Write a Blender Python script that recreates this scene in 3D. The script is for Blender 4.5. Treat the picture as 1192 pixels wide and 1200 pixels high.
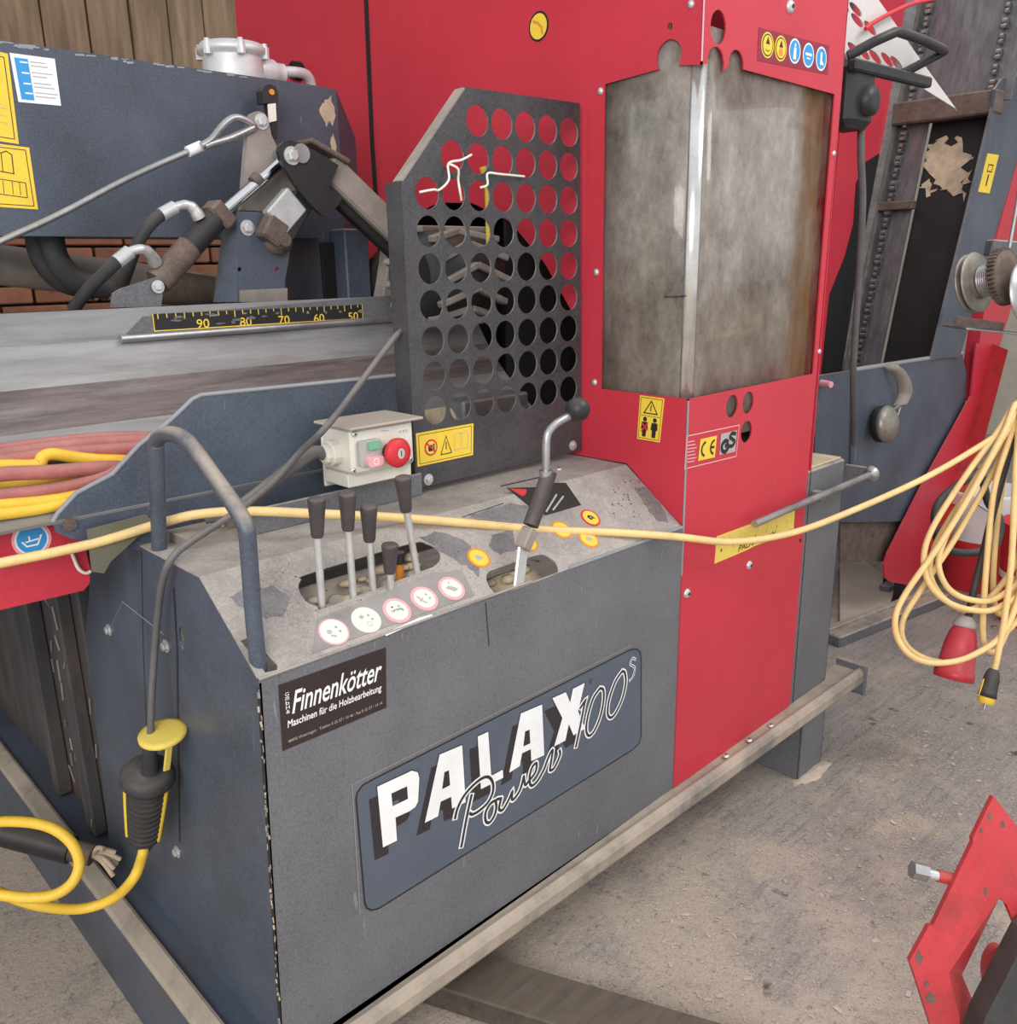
import bpy, math, random
from mathutils import Vector, Matrix
from mathutils.geometry import tessellate_polygon

# ------------------------------------------------------------------ clear
for o in list(bpy.data.objects): bpy.data.objects.remove(o, do_unlink=True)
SC = bpy.context.scene
COL = SC.collection
random.seed(7)

# ------------------------------------------------------------------ camera
YAW, PITCH, ROLL, F = 0.76209895, -0.27598318, -0.01732918, 1028.417
CAM = Vector((-0.589, -1.2, 1.6))
cd = Vector((math.cos(PITCH)*math.sin(YAW), math.cos(PITCH)*math.cos(YAW), math.sin(PITCH)))
r0 = Vector((math.cos(YAW), -math.sin(YAW), 0)); u0 = r0.cross(cd)
cr = r0*math.cos(ROLL) + u0*math.sin(ROLL)
cu_ = u0*math.cos(ROLL) - r0*math.sin(ROLL)
camd = bpy.data.cameras.new('camera'); cam = bpy.data.objects.new('camera', camd); COL.objects.link(cam)
cam.matrix_world = Matrix(((cr.x, cu_.x, -cd.x, CAM.x), (cr.y, cu_.y, -cd.y, CAM.y), (cr.z, cu_.z, -cd.z, CAM.z), (0, 0, 0, 1)))
camd.sensor_fit = 'HORIZONTAL'; camd.sensor_width = 36; camd.lens = 36*F/1192
camd.clip_start = .05; camd.clip_end = 100
SC.camera = cam

# ------------------------------------------------------------------ light
SC.view_settings.view_transform = 'Standard'; SC.view_settings.look = 'None'
SC.view_settings.gamma = 1; SC.view_settings.use_curve_mapping = False
SC.view_settings.exposure = 0.0
W = bpy.data.worlds.new('world'); SC.world = W; W.use_nodes = True
bgn = W.node_tree.nodes['Background']; bgn.inputs[0].default_value = (.93, .96, 1, 1); bgn.inputs[1].default_value = .95
def area(name, loc, target, size, power, col=(1, 1, 1)):
    l = bpy.data.lights.new(name, 'AREA'); l.shape = 'RECTANGLE'; l.size = size[0]; l.size_y = size[1]; l.energy = power; l.color = col
    o = bpy.data.objects.new(name, l); COL.objects.link(o); o.location = loc
    o.rotation_euler = (Vector(target)-Vector(loc)).to_track_quat('-Z', 'Y').to_euler()
    return o
area('doorway_daylight', (-3.9, -3.5, 3.3), (.9, .3, 1.0), (3.4, 2.6), 230, (1, .98, .95))
area('roof_daylight', (2.6, -2.4, 4.6), (1.4, .2, .6), (2.2, 1.4), 70, (1, .97, .93))

# ------------------------------------------------------------------ pixel helpers (1192 x 1200 frame)
def ray(x, y): return cd + cr*((x-596)/F) - cu_*((y-600)/F)
def U(x, y, ax, v):
    q = ray(x, y); return CAM + q*((v-CAM[ax])/q[ax])
def UD(x, y, dist): return CAM + ray(x, y)*dist

class Pl:
    """a plane with 2-D coordinates: origin, u (right), v (up), n outward"""
    def __init__(s, o, u, v):
        s.o = Vector(o); s.u = Vector(u).normalized(); s.v = Vector(v).normalized(); s.n = s.u.cross(s.v).normalized()
    def P(s, a, b, h=0): return s.o + s.u*a + s.v*b + s.n*h
    def px(s, x, y):
        q = ray(x, y); t = (s.o-CAM).dot(s.n)/q.dot(s.n); w = CAM+q*t-s.o
        return (w.dot(s.u), w.dot(s.v))
    def pxs(s, L): return [s.px(*p) for p in L]
    def off(s, h): return Pl(s.o+s.n*h, s.u, s.v)
FRONT = Pl((0, 0, 0), (1, 0, 0), (0, 0, 1))
def PY(y): return Pl((0, y, 0), (1, 0, 0), (0, 0, 1))
def PX(x): return Pl((x, 0, 0), (0, -1, 0), (0, 0, 1))
def PZ(z): return Pl((0, 0, z), (1, 0, 0), (0, 1, 0))

# ------------------------------------------------------------------ materials
MATS = {}
def mat(name, col, rough=.55, metal=0., var=.18, vs=6., dust=0., dcol=(.40, .34, .28), bump=0., grime=0., gcol=(.05, .035, .025), gs=3., streak=False, spec=.4, grain=.12, scratch=0.):
    m = bpy.data.materials.new(name); m.use_nodes = True; MATS[name] = m
    nt = m.node_tree; N = nt.nodes; L = nt.links
    b = N['Principled BSDF']; b.inputs['Roughness'].default_value = rough; b.inputs['Metallic'].default_value = metal
    b.inputs['Specular IOR Level'].default_value = spec
    tc = N.new('ShaderNodeTexCoord'); mp = N.new('ShaderNodeMapping'); L.new(tc.outputs['Object'], mp.inputs[0])
    if streak: mp.inputs['Scale'].default_value = streak
    def noise(sc, det=5, ro=.6):
        n = N.new('ShaderNodeTexNoise'); n.inputs['Scale'].default_value = sc; n.inputs['Detail'].default_value = det; n.inputs['Roughness'].default_value = ro
        L.new(mp.outputs[0], n.inputs['Vector']); return n
    def ramp(src, a, c):
        r = N.new('ShaderNodeMapRange'); r.inputs[1].default_value = a; r.inputs[2].default_value = c; r.clamp = True
        L.new(src, r.inputs[0]); return r.outputs[0]
    def mix(fac, A, B):
        x = N.new('ShaderNodeMix'); x.data_type = 'RGBA'
        if isinstance(fac, float): x.inputs[0].default_value = fac
        else: L.new(fac, x.inputs[0])
        for k, v in ((6, A), (7, B)):
            if isinstance(v, tuple): x.inputs[k].default_value = (*v, 1)
            else: L.new(v, x.inputs[k])
        return x.outputs[2]
    def mul(a, c):
        x = N.new('ShaderNodeMath'); x.operation = 'MULTIPLY'; x.use_clamp = True; L.new(a, x.inputs[0])
        if isinstance(c, float): x.inputs[1].default_value = c
        else: L.new(c, x.inputs[1])
        return x.outputs[0]
    n1 = noise(vs)
    lo = tuple(max(0, c*(1-var)) for c in col); hi = tuple(min(1, c*(1+var)) for c in col)
    c = mix(ramp(n1.outputs[0], .3, .7), lo, hi)
    gn = noise(210, 3, .7); c = mix(mul(ramp(gn.outputs[0], .44, .62), grain), c, tuple(min(1, x_*1.75+.02) for x_ in col))
    gk = noise(95, 4, .75); c = mix(mul(ramp(gk.outputs[0], .54, .66), grain*1.1), c, tuple(x_*.45 for x_ in col))
    if scratch > 0:
        ms = N.new('ShaderNodeMapping'); ms.inputs['Scale'].default_value = (9, 9, 1.1); ms.inputs['Rotation'].default_value = (.25, .35, .2); L.new(tc.outputs['Object'], ms.inputs[0])
        sn = N.new('ShaderNodeTexNoise'); sn.inputs['Scale'].default_value = 9; sn.inputs['Detail'].default_value = 3; L.new(ms.outputs[0], sn.inputs['Vector'])
        c = mix(mul(mul(ramp(sn.outputs[0], .70, .735), ramp(noise(2.6).outputs[0], .45, .6)), scratch), c, tuple(min(1, x_*2.2+.09) for x_ in col))
    if grime > 0:
        g = noise(gs, 8, .7); c = mix(mul(ramp(g.outputs[0], .48, .68), float(grime)), c, gcol)
    if dust > 0:
        ge = N.new('ShaderNodeNewGeometry'); sx = N.new('ShaderNodeSeparateXYZ'); L.new(ge.outputs['Normal'], sx.inputs[0])
        up = ramp(sx.outputs[2], .15, .8)
        d = noise(9, 8, .7); c = mix(mul(mul(up, ramp(d.outputs[0], .28, .55)), float(dust)), c, dcol)
        s = noise(170, 2, .5); c = mix(mul(ramp(s.outputs[0], .66, .78), min(.25, dust*.2)), c, dcol)
    L.new(c, b.inputs['Base Color'])
    if bump > 0:
        bn = noise(60, 4); bp = N.new('ShaderNodeBump'); bp.inputs['Strength'].default_value = bump; bp.inputs['Distance'].default_value = .004
        L.new(bn.outputs[0], bp.inputs['Height']); L.new(bp.outputs[0], b.inputs['Normal'])
    rr = noise(vs*2.3); mr = N.new('ShaderNodeMapRange'); mr.inputs[3].default_value = max(.05, rough-.1); mr.inputs[4].default_value = min(1, rough+.12)
    L.new(rr.outputs[0], mr.inputs[0]); L.new(mr.outputs[0], b.inputs['Roughness'])
    return m
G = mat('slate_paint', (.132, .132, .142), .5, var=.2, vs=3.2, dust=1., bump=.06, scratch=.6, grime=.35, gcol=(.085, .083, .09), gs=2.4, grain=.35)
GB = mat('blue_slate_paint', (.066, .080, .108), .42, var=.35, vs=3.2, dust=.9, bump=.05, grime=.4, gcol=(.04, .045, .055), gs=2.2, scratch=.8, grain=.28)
GD = mat('dark_guard_paint', (.05, .048, .052), .42, var=.35, vs=7, dust=.55, dcol=(.2, .16, .14), grime=.5, gcol=(.085, .068, .068), gs=5, grain=.4, scratch=.5)
RED = mat('red_paint', (.53, .034, .056), .38, var=.09, vs=2.5, grain=.12, scratch=.18, dust=.25, dcol=(.45, .2, .18))
RED2 = mat('red_paint_worn', (.52, .035, .045), .42, var=.14, vs=8, dust=.3, dcol=(.5, .25, .2), grime=.5, gcol=(.10, .03, .025), gs=7)
STEEL = mat('bare_steel', (.42, .42, .42), .35, .8, var=.2, vs=14, grime=.35, gcol=(.18, .15, .12), gs=9)
ZINC = mat('zinc_bolt', (.62, .62, .61), .3, .55, var=.12, vs=40, grain=.04)
CHROME = mat('chrome_rod', (.75, .75, .76), .12, 1., var=.05)
DUSTY = mat('dusty_sheet', (.33, .295, .27), .75, var=.3, vs=6, dust=.25, dcol=(.45, .40, .355), grime=.75, gcol=(.125, .115, .12), gs=3.4, grain=.4, bump=.05)
LABELSTRIP = mat('worn_label_strip', (.20, .185, .185), .5, var=.3, vs=12, dust=.5, dcol=(.4, .36, .33), grime=.3)
BLACK = mat('black_plastic', (.022, .021, .022), .42, var=.25, vs=20, dust=.25, dcol=(.2, .17, .14))
RUBBER = mat('black_rubber', (.035, .034, .036), .6, var=.25, vs=30, dust=.35, dcol=(.2, .17, .14))
GRIP = mat('grip_rubber', (.058, .048, .047), .55, var=.2, vs=20, dust=.4, dcol=(.25, .2, .18))
YCABLE = mat('yellow_cable', (.82, .57, .24), .5, var=.14, vs=12, dust=.35, dcol=(.75, .58, .36))
YCABLE2 = mat('clean_yellow_cable', (.80, .50, .05), .42, var=.1, vs=14)
PINK = mat('faded_red_hose', (.40, .13, .115), .6, var=.25, vs=16, dust=.4, dcol=(.42, .26, .22))
GREYCORD = mat('grey_cord', (.11, .105, .105), .6, var=.2, vs=20, dust=.3)
RUST = mat('rusty_steel', (.115, .082, .068), .75, grain=.3, var=.4, vs=22, dust=.35, dcol=(.33, .25, .19), bump=.2)
DUSTARM = mat('sawdust_covered_steel', (.27, .235, .21), .7, var=.25, vs=9, dust=.8, grime=.4, gcol=(.08, .065, .055), gs=6)
TROUGH = mat('worn_trough_steel', (.27, .265, .265), .45, .25, var=.3, vs=5, streak=(.6, 6, 6), grime=.55, gcol=(.105, .085, .08), gs=4, dust=.25, dcol=(.36, .33, .31))
TROUGHB = mat('brown_stained_steel', (.135, .105, .10), .5, .1, var=.4, vs=8, streak=(.5, 5, 5), grime=.5, gcol=(.32, .3, .29), gs=7)
CREAM = mat('cream_plastic', (.72, .69, .60), .45, var=.06, vs=9, dust=.45, dcol=(.5, .43, .36), grime=.25, gcol=(.5, .45, .36), gs=8)
LIDTOP = mat('dusty_lid', (.42, .36, .31), .7, var=.15, vs=9, dust=.6)
ALU = mat('cast_aluminium', (.62, .62, .63), .5, .35, var=.12, vs=20, dust=.3, dcol=(.5, .47, .44))
WHITEPL = mat('white_sheet', (.62, .58, .56), .5, var=.08, vs=7, dust=.3, dcol=(.5, .45, .4))
BRUSHED = mat('brushed_bed_steel', (.15, .143, .15), .4, .4, var=.35, vs=5, streak=(7, 7, .5), grime=.2)
CHAINM = mat('oily_chain', (.075, .066, .06), .45, .5, var=.4, vs=40)
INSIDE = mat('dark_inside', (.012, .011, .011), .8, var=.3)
CONC = None
WOOD = mat('old_board', (.205, .14, .088), .8, var=.4, vs=5, streak=(6, 6, .6), grime=.5, gcol=(.10, .06, .035), gs=4, bump=.3)
BRICKM = mat('brick_wall', (.27, .115, .065), .85, var=.35, vs=12, bump=.25, grime=.4, gcol=(.16, .09, .06))
PALE = mat('pale_plaster', (.52, .48, .40), .85, var=.15, vs=3, bump=.1)
TIMBER = mat('dark_timber', (.08, .065, .052), .8, var=.4, vs=6, streak=(1, 6, 6), dust=.5, dcol=(.17, .13, .10))
DUSTRAIL = mat('sawdust_rail', (.34, .285, .23), .7, var=.25, vs=9, dust=.6, dcol=(.45, .375, .295), grime=.85, gcol=(.12, .115, .115), gs=5.5, bump=.15)
CARD = mat('cardboard', (.56, .47, .39), .85, var=.14, vs=4, dust=.4)
CHIP = mat('wood_chips', (.50, .40, .28), .85, var=.3, vs=18)
def flat(name, col, rough=.45, **k): return mat(name, col, rough, var=k.pop('var', .07), vs=10, grain=k.pop('grain', .10), **k)
S_Y = flat('sign_yellow', (.85, .58, .055)); S_Y2 = flat('sign_pale_yellow', (.80, .60, .12))
S_K = flat('print_black', (.02, .018, .018)); S_W = flat('print_white', (.86, .86, .86)); S_B = flat('print_blue', (.035, .30, .66))
S_R = flat('print_red', (.62, .03, .04)); S_PK = flat('print_pink', (.80, .38, .40)); S_CR = flat('sticker_cream', (.80, .76, .66), var=.1)
S_G = flat('print_green', (.16, .42, .25)); S_GR = flat('print_grey', (.42, .40, .38)); S_BR = flat('dealer_brown', (.035, .022, .022))
S_LB = flat('logo_blue', (.094, .113, .146), .38, dust=.3); S_SH = flat('logo_shadow', (.035, .028, .030)); S_DR = flat('sign_dark_red', (.26, .02, .045))
S_OR = flat('sign_orange', (.72, .26, .03)); S_TRIM = flat('trim_light', (.26, .27, .285))
S_GRN_OL = flat('olive_plate', (.13, .125, .085), .7, dust=.5)

# sawdusty concrete
def concrete():
    m = bpy.data.materials.new('sawdust_concrete'); m.use_nodes = True; nt = m.node_tree; N = nt.nodes; L = nt.links
    b = N['Principled BSDF']; b.inputs['Roughness'].default_value = .85; b.inputs['Specular IOR Level'].default_value = .25
    tc = N.new('ShaderNodeTexCoord')
    def noise(sc, det, ro, sca=(1, 1, 1), rot=0):
        mp = N.new('ShaderNodeMapping'); mp.inputs['Scale'].default_value = sca; mp.inputs['Rotation'].default_value = (0, 0, rot)
        L.new(tc.outputs['Object'], mp.inputs[0])
        n = N.new('ShaderNodeTexNoise'); n.inputs['Scale'].default_value = sc; n.inputs['Detail'].default_value = det; n.inputs['Roughness'].default_value = ro
        L.new(mp.outputs[0], n.inputs['Vector']); return n.outputs[0]
    def rng(s, a, c, d=0., e=1.):
        r = N.new('ShaderNodeMapRange'); r.inputs[1].default_value = a; r.inputs[2].default_value = c; r.inputs[3].default_value = d; r.inputs[4].default_value = e; L.new(s, r.inputs[0]); return r.outputs[0]
    def mix(f, A, B):
        x = N.new('ShaderNodeMix'); x.data_type = 'RGBA'; L.new(f, x.inputs[0])
        for k, v in ((6, A), (7, B)):
            if isinstance(v, tuple): x.inputs[k].default_value = (*v, 1)
            else: L.new(v, x.inputs[k])
        return x.outputs[2]
    def mul(a, c):
        x = N.new('ShaderNodeMath'); x.operation = 'MULTIPLY'; L.new(a, x.inputs[0])
        if isinstance(c, float): x.inputs[1].default_value = c
        else: L.new(c, x.inputs[1])
        return x.outputs[0]
    c = mix(rng(noise(2.2, 8, .65), .3, .7), (.25, .22, .205), (.37, .33, .305))
    # brush lines of the concrete
    c = mix(mul(rng(noise(42, 5, .75, (.09, 1, 1), .5), .52, .60), .5), c, (.17, .147, .135))
    c = mix(mul(rng(noise(42, 5, .75, (.09, 1, 1), -.35), .54, .62), .35), c, (.45, .395, .35))
    # loose sawdust in drifts, thickest along the machine
    sx = N.new('ShaderNodeSeparateXYZ'); L.new(tc.outputs['Object'], sx.inputs[0])
    near = rng(sx.outputs[0], 1.9, .5)
    a = N.new('ShaderNodeMath'); a.operation = 'ADD'; L.new(noise(3.1, 9, .72), a.inputs[0]); L.new(mul(near, .17), a.inputs[1])
    c = mix(mul(rng(a.outputs[0], .50, .66), .85), c, (.50, .41, .325))
    c = mix(mul(rng(noise(38, 6, .8), .56, .64), .65), c, (.12, .098, .085))
    c = mix(mul(rng(noise(130, 4, .7), .53, .64), .55), c, (.56, .48, .41))
    c = mix(mul(rng(noise(210, 3, .7), .55, .65), .5), c, (.10, .085, .075))
    c = mix(mul(rng(noise(9, 3, .5), .68, .74), .8), c, (.055, .042, .035))
    L.new(c, b.inputs['Base Color'])
    bp = N.new('ShaderNodeBump'); bp.inputs['Strength'].default_value = .5; bp.inputs['Distance'].default_value = .012
    L.new(noise(45, 6, .7), bp.inputs['Height']); L.new(bp.outputs[0], b.inputs['Normal'])
    return m
CONC = concrete()

# dirty clear plastic of the saw window
def acrylic():
    m = bpy.data.materials.new('dirty_acrylic'); m.use_nodes = True; nt = m.node_tree; N = nt.nodes; L = nt.links
    b = N['Principled BSDF']; out = N['Material Output']
    b.inputs['Roughness'].default_value = .3; b.inputs['Specular IOR Level'].default_value = .5; b.inputs['Coat Weight'].default_value = .8; b.inputs['Coat Roughness'].default_value = .05
    tc = N.new('ShaderNodeTexCoord')
    def noise(sc, det, ro, s=(1, 1, 1)):
        mp = N.new('ShaderNodeMapping'); mp.inputs['Scale'].default_value = s; L.new(tc.outputs['Object'], mp.inputs[0])
        n = N.new('ShaderNodeTexNoise'); n.inputs['Scale'].default_value = sc; n.inputs['Detail'].default_value = det; n.inputs['Roughness'].default_value = ro
        L.new(mp.outputs[0], n.inputs['Vector']); return n.outputs[0]
    sx = N.new('ShaderNodeSeparateXYZ'); L.new(tc.outputs['Object'], sx.inputs[0])
    x = N.new('ShaderNodeMix'); x.data_type = 'RGBA'; x.inputs[6].default_value = (.15, .125, .10, 1); x.inputs[7].default_value = (.52, .475, .425, 1)
    mr0 = N.new('ShaderNodeMapRange'); mr0.inputs[1].default_value = .32; mr0.inputs[2].default_value = .66; L.new(noise(8, 10, .78, (1, 1, .7)), mr0.inputs[0]); L.new(mr0.outputs[0], x.inputs[0]); L.new(x.outputs[2], b.inputs['Base Color'])
    tr = N.new('ShaderNodeBsdfTransparent'); tr.inputs[0].default_value = (.80, .74, .66, 1)
    ms = N.new('ShaderNodeMixShader'); r = N.new('ShaderNodeMapRange'); r.inputs[1].default_value = .3; r.inputs[2].default_value = .7; r.inputs[3].default_value = .42; r.inputs[4].default_value = .80
    L.new(noise(7, 10, .75, (1, 1, .6)), r.inputs[0])
    cl = N.new('ShaderNodeMapRange'); cl.inputs[1].default_value = 1.57; cl.inputs[2].default_value = 1.63; cl.inputs[3].default_value = 0.; cl.inputs[4].default_value = .48; L.new(sx.outputs[0], cl.inputs[0])   # wiped clean at the right end
    sb_ = N.new('ShaderNodeMath'); sb_.operation = 'SUBTRACT'; L.new(r.outputs[0], sb_.inputs[0]); L.new(cl.outputs[0], sb_.inputs[1]); L.new(sb_.outputs[0], ms.inputs[0])
    L.new(tr.outputs[0], ms.inputs[1]); L.new(b.outputs[0], ms.inputs[2]); L.new(ms.outputs[0], out.inputs[0])
    return m
ACRYL = acrylic()
BANDM = mat('padded_band', (.27, .24, .21), .7, var=.15)
WSTEEL = mat('dirty_winch_steel', (.30, .27, .235), .4, .5, var=.3, vs=14, grime=.4, gcol=(.14, .11, .085), gs=9)
GBN = mat('swept_slate_paint', (.066, .080, .108), .45, var=.3, vs=3.2, grime=.5, gcol=(.10, .085, .075), gs=5)
FLAKE = mat('sawdust_flake', (.45, .385, .325), .9, var=.35, vs=3)
BEND = mat('bend_highlight', (.62, .60, .57), .18, .7, var=.2, vs=12, grime=.3, gcol=(.3, .27, .23))  # pale metallic colour stands for the highlight along the acrylic bend

# ------------------------------------------------------------------ mesh builder
class MB:
    def __init__(s): s.v = []; s.f = []; s.mi = []; s.sm = []; s.mats = []
    def raw(s, vs, fs, m, smooth=False):
        if m not in s.mats: s.mats.append(m)
        k = s.mats.index(m); b = len(s.v); s.v += [Vector(p) for p in vs]
        for f in fs: s.f.append([i+b for i in f]); s.mi.append(k); s.sm.append(smooth)
        return s
    def poly(s, pl, outer, h0, h1, m, holes=(), edge=None):
        """plate: outline (2-D) with holes, between heights h0 < h1 on plane pl"""
        loops = [list(outer)]+[list(h) for h in holes]
        flatp = [p for l in loops for p in l]
        tris = tessellate_polygon([[Vector((p[0], p[1], 0)) for p in l] for l in loops])
        n = len(flatp); vs = [pl.P(a, b, h1) for a, b in flatp]
        fs = []
        for t in tris:
            a, b, c = (flatp[i] for i in t)
            ar = (b[0]-a[0])*(c[1]-a[1])-(b[1]-a[1])*(c[0]-a[0])
            if abs(ar) < 1e-12: continue
            fs.append(tuple(t) if ar > 0 else (t[0], t[2], t[1]))
        if h0 is None: return s.raw(vs, fs, m)
        s.raw(vs, fs, m)
        s.raw([pl.P(a, b, h0) for a, b in flatp], [f[::-1] for f in fs], m)
        k = 0
        for li, l in enumerate(loops):
            ar = sum(l[i][0]*l[(i+1) % len(l)][1]-l[(i+1) % len(l)][0]*l[i][1] for i in range(len(l)))
            ccw = (ar > 0) == (li == 0); q = len(l)
            vv = [pl.P(a, b, h0) for a, b in l]+[pl.P(a, b, h1) for a, b in l]
            s.raw(vv, [((i, (i+1) % q, q+(i+1) % q, q+i) if ccw else (i, q+i, q+(i+1) % q, (i+1) % q)) for i in range(q)], edge or m)
        return s
    def box(s, lo, hi, m, bev=0.):
        pl = Pl((0, 0, 0), (1, 0, 0), (0, 1, 0))
        if bev <= 0: return s.poly(pl, [(lo[0], lo[1]), (hi[0], lo[1]), (hi[0], hi[1]), (lo[0], hi[1])], lo[2], hi[2], m)
        return s.rbox((Vector(lo)+Vector(hi))/2, [(hi[i]-lo[i])/2 for i in range(3)], Matrix.Identity(3), m, bev)
    def rbox(s, c, hs, R, m, bev=.004):
        """box with chamfered edges: centre, half sizes, 3x3 axes"""
        c = Vector(c); vs = []; X, Y, Z = hs; b = min(bev, min(hs)*.9)
        lay = [(-Z, b), (-Z+b, 0), (Z-b, 0), (Z, b)]
        for z, k in lay:
            for a, d in ((-X+b, -Y+k), (X-b, -Y+k), (X-k, -Y+b), (X-k, Y-b), (X-b, Y-k), (-X+b, Y-k), (-X+k, Y-b), (-X+k, -Y+b)):
                vs.append(c + R @ Vector((a, d, z)))
        fs = [tuple(range(7, -1, -1)), tuple(range(24, 32))]
        for l in range(3):
            for i in range(8): fs.append((l*8+i, l*8+(i+1) % 8, l*8+8+(i+1) % 8, l*8+8+i))
        return s.raw(vs, fs, m)
    def bar(s, a, b, w, h, m, up=(0, 0, 1), bev=.003):
        a = Vector(a); b = Vector(b); x = (b-a).normalized(); y = Vector(up).cross(x).normalized(); z = x.cross(y)
        R = Matrix((x, y, z)).transposed()
        return s.rbox((a+b)/2, [(b-a).length/2, w/2, h/2], R, m, bev)
    def tube(s, pts, r, m, seg=12, smooth=True, res=0, closed=False):
        P = [Vector(p) for p in pts]
        if res: P = catmull(P, res, closed)
        n = len(P); rr = r if isinstance(r, (list, tuple)) else None
        T = []
        for i in range(n):
            a = P[(i-1) % n] if (i > 0 or closed) else P[i]; b = P[(i+1) % n] if (i < n-1 or closed) else P[i]
            T.append((b-a).normalized())
        x = T[0].orthogonal().normalized(); vs = []
        for i in range(n):
            x = (x - T[i]*x.dot(T[i])).normalized(); y = T[i].cross(x)
            R = (rr[min(len(rr)-1, int(i*len(rr)/n))] if rr else r)
            if rr and len(rr) == n: R = rr[i]
            for k in range(seg):
                a = 2*math.pi*k/seg; vs.append(P[i]+x*(R*math.cos(a))+y*(R*math.sin(a)))
        fs = []
        for i in range(n if closed else n-1):
            j = (i+1) % n
            for k in range(seg): fs.append((i*seg+k, i*seg+(k+1) % seg, j*seg+(k+1) % seg, j*seg+k))
        s.raw(vs, fs, m, smooth)
        if not closed: s.raw(vs[:seg], [tuple(range(seg-1, -1, -1))], m); s.raw(vs[-seg:], [tuple(range(seg))], m)
        return s
    def lathe(s, o, ax, prof, m, seg=24, smooth=True, caps=True):
        """prof: list of (distance along axis, radius)"""
        o = Vector(o); ax = Vector(ax).normalized(); x = ax.orthogonal().normalized(); y = ax.cross(x); vs = []
        for h, r in prof:
            for k in range(seg):
                a = 2*math.pi*k/seg; vs.append(o+ax*h+x*(r*math.cos(a))+y*(r*math.sin(a)))
        fs = [(i*seg+k, i*seg+(k+1) % seg, (i+1)*seg+(k+1) % seg, (i+1)*seg+k) for i in range(len(prof)-1) for k in range(seg)]
        s.raw(vs, fs, m, smooth)
        if caps: s.raw(vs[:seg], [tuple(range(seg-1, -1, -1))], m); s.raw(vs[-seg:], [tuple(range(seg))], m)
        return s
    def sphere(s, c, r, m, seg=20, rings=12, sc=(1, 1, 1)):
        vs = []; fs = []
        for i in range(rings+1):
            t = math.pi*i/rings
            for k in range(seg):
                a = 2*math.pi*k/seg; vs.append(Vector(c)+Vector((r*sc[0]*math.sin(t)*math.cos(a), r*sc[1]*math.sin(t)*math.sin(a), r*sc[2]*math.cos(t))))
        for i in range(rings):
            for k in range(seg): fs.append((i*seg+k, (i+1)*seg+k, (i+1)*seg+(k+1) % seg, i*seg+(k+1) % seg))
        return s.raw(vs, fs, m, True)
    def stroke(s, pl, pts, w, h, m, closed=False):
        """flat line of width w printed on a plane"""
        pts = [p for i, p in enumerate(pts) if i == 0 or math.hypot(p[0]-pts[i-1][0], p[1]-pts[i-1][1]) > 1e-6]
        n = len(pts); vs = []; hw = w/2
        def dr(a, b): l = math.hypot(b[0]-a[0], b[1]-a[1]) or 1e-9; return ((b[0]-a[0])/l, (b[1]-a[1])/l)
        for i in range(n):
            d0 = dr(pts[i-1], pts[i]) if (i > 0 or closed) else dr(pts[0], pts[1])
            d1 = dr(pts[i], pts[(i+1) % n]) if (i < n-1 or closed) else d0
            mx, my = -(d0[1]+d1[1]), d0[0]+d1[0]; l = math.hypot(mx, my)
            if l < .2: mx, my, k = -d1[1], d1[0], 1.
            else: mx, my = mx/l, my/l; k = min(2., 1/max(.3, mx*-d1[1]+my*d1[0]))
            e = 0. if closed else (-hw*.6 if i == 0 else hw*.6 if i == n-1 else 0.)
            c = (pts[i][0]+d1[0]*e, pts[i][1]+d1[1]*e); hh = h+i*2e-6
            vs += [pl.P(c[0]-mx*hw*k, c[1]-my*hw*k, hh), pl.P(c[0]+mx*hw*k, c[1]+my*hw*k, hh)]
        fs = [(2*i, 2*((i+1) % n), 2*((i+1) % n)+1, 2*i+1) for i in range(n if closed else n-1)]
        return s.raw(vs, fs, m)
    def disc(s, pl, c, r, h, m, seg=28, ry=None, rot=0.):
        ry = ry or r
        vs = [pl.P(c[0]+r*math.cos(2*math.pi*k/seg)*math.cos(rot)-ry*math.sin(2*math.pi*k/seg)*math.sin(rot), c[1]+r*math.cos(2*math.pi*k/seg)*math.sin(rot)+ry*math.sin(2*math.pi*k/seg)*math.cos(rot), h) for k in range(seg)]
        return s.raw(vs, [tuple(range(seg))], m)
    def text(s, pl, body, a, b, w, hgt, h, m, shear=0., bold=0., ang=0.):
        """letters fitted to width w, height hgt, lower left corner (a, b), turned by ang"""
        vs, fs = glyphs(body, shear, bold)
        x0 = min(v[0] for v in vs); x1 = max(v[0] for v in vs); y0 = min(v[1] for v in vs); y1 = max(v[1] for v in vs)
        ca, sa = math.cos(ang), math.sin(ang); out = []
        for v in vs:
            x = (v[0]-x0)/(x1-x0)*w; y = (v[1]-y0)/(y1-y0)*hgt
            out.append(pl.P(a+x*ca-y*sa, b+x*sa+y*ca, h))
        return s.raw(out, fs, m)
    def build(s, name, parent=None):
        if len(s.v) == 0: raise RuntimeError(name)
        org = ORG.get(parent.name, Vector()) if parent else Vector()
        me = bpy.data.meshes.new(name); me.from_pydata([tuple(v-org) for v in s.v], [], s.f)
        for m in s.mats: me.materials.append(m)
        me.polygons.foreach_set('material_index', s.mi); me.polygons.foreach_set('use_smooth', s.sm); me.update()
        o = bpy.data.objects.new(name, me); COL.objects.link(o)
        if parent: o.parent = parent; ORG[o.name] = org
        else: ORG[o.name] = Vector()
        return o
ORG = {}
_gl = {}
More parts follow.
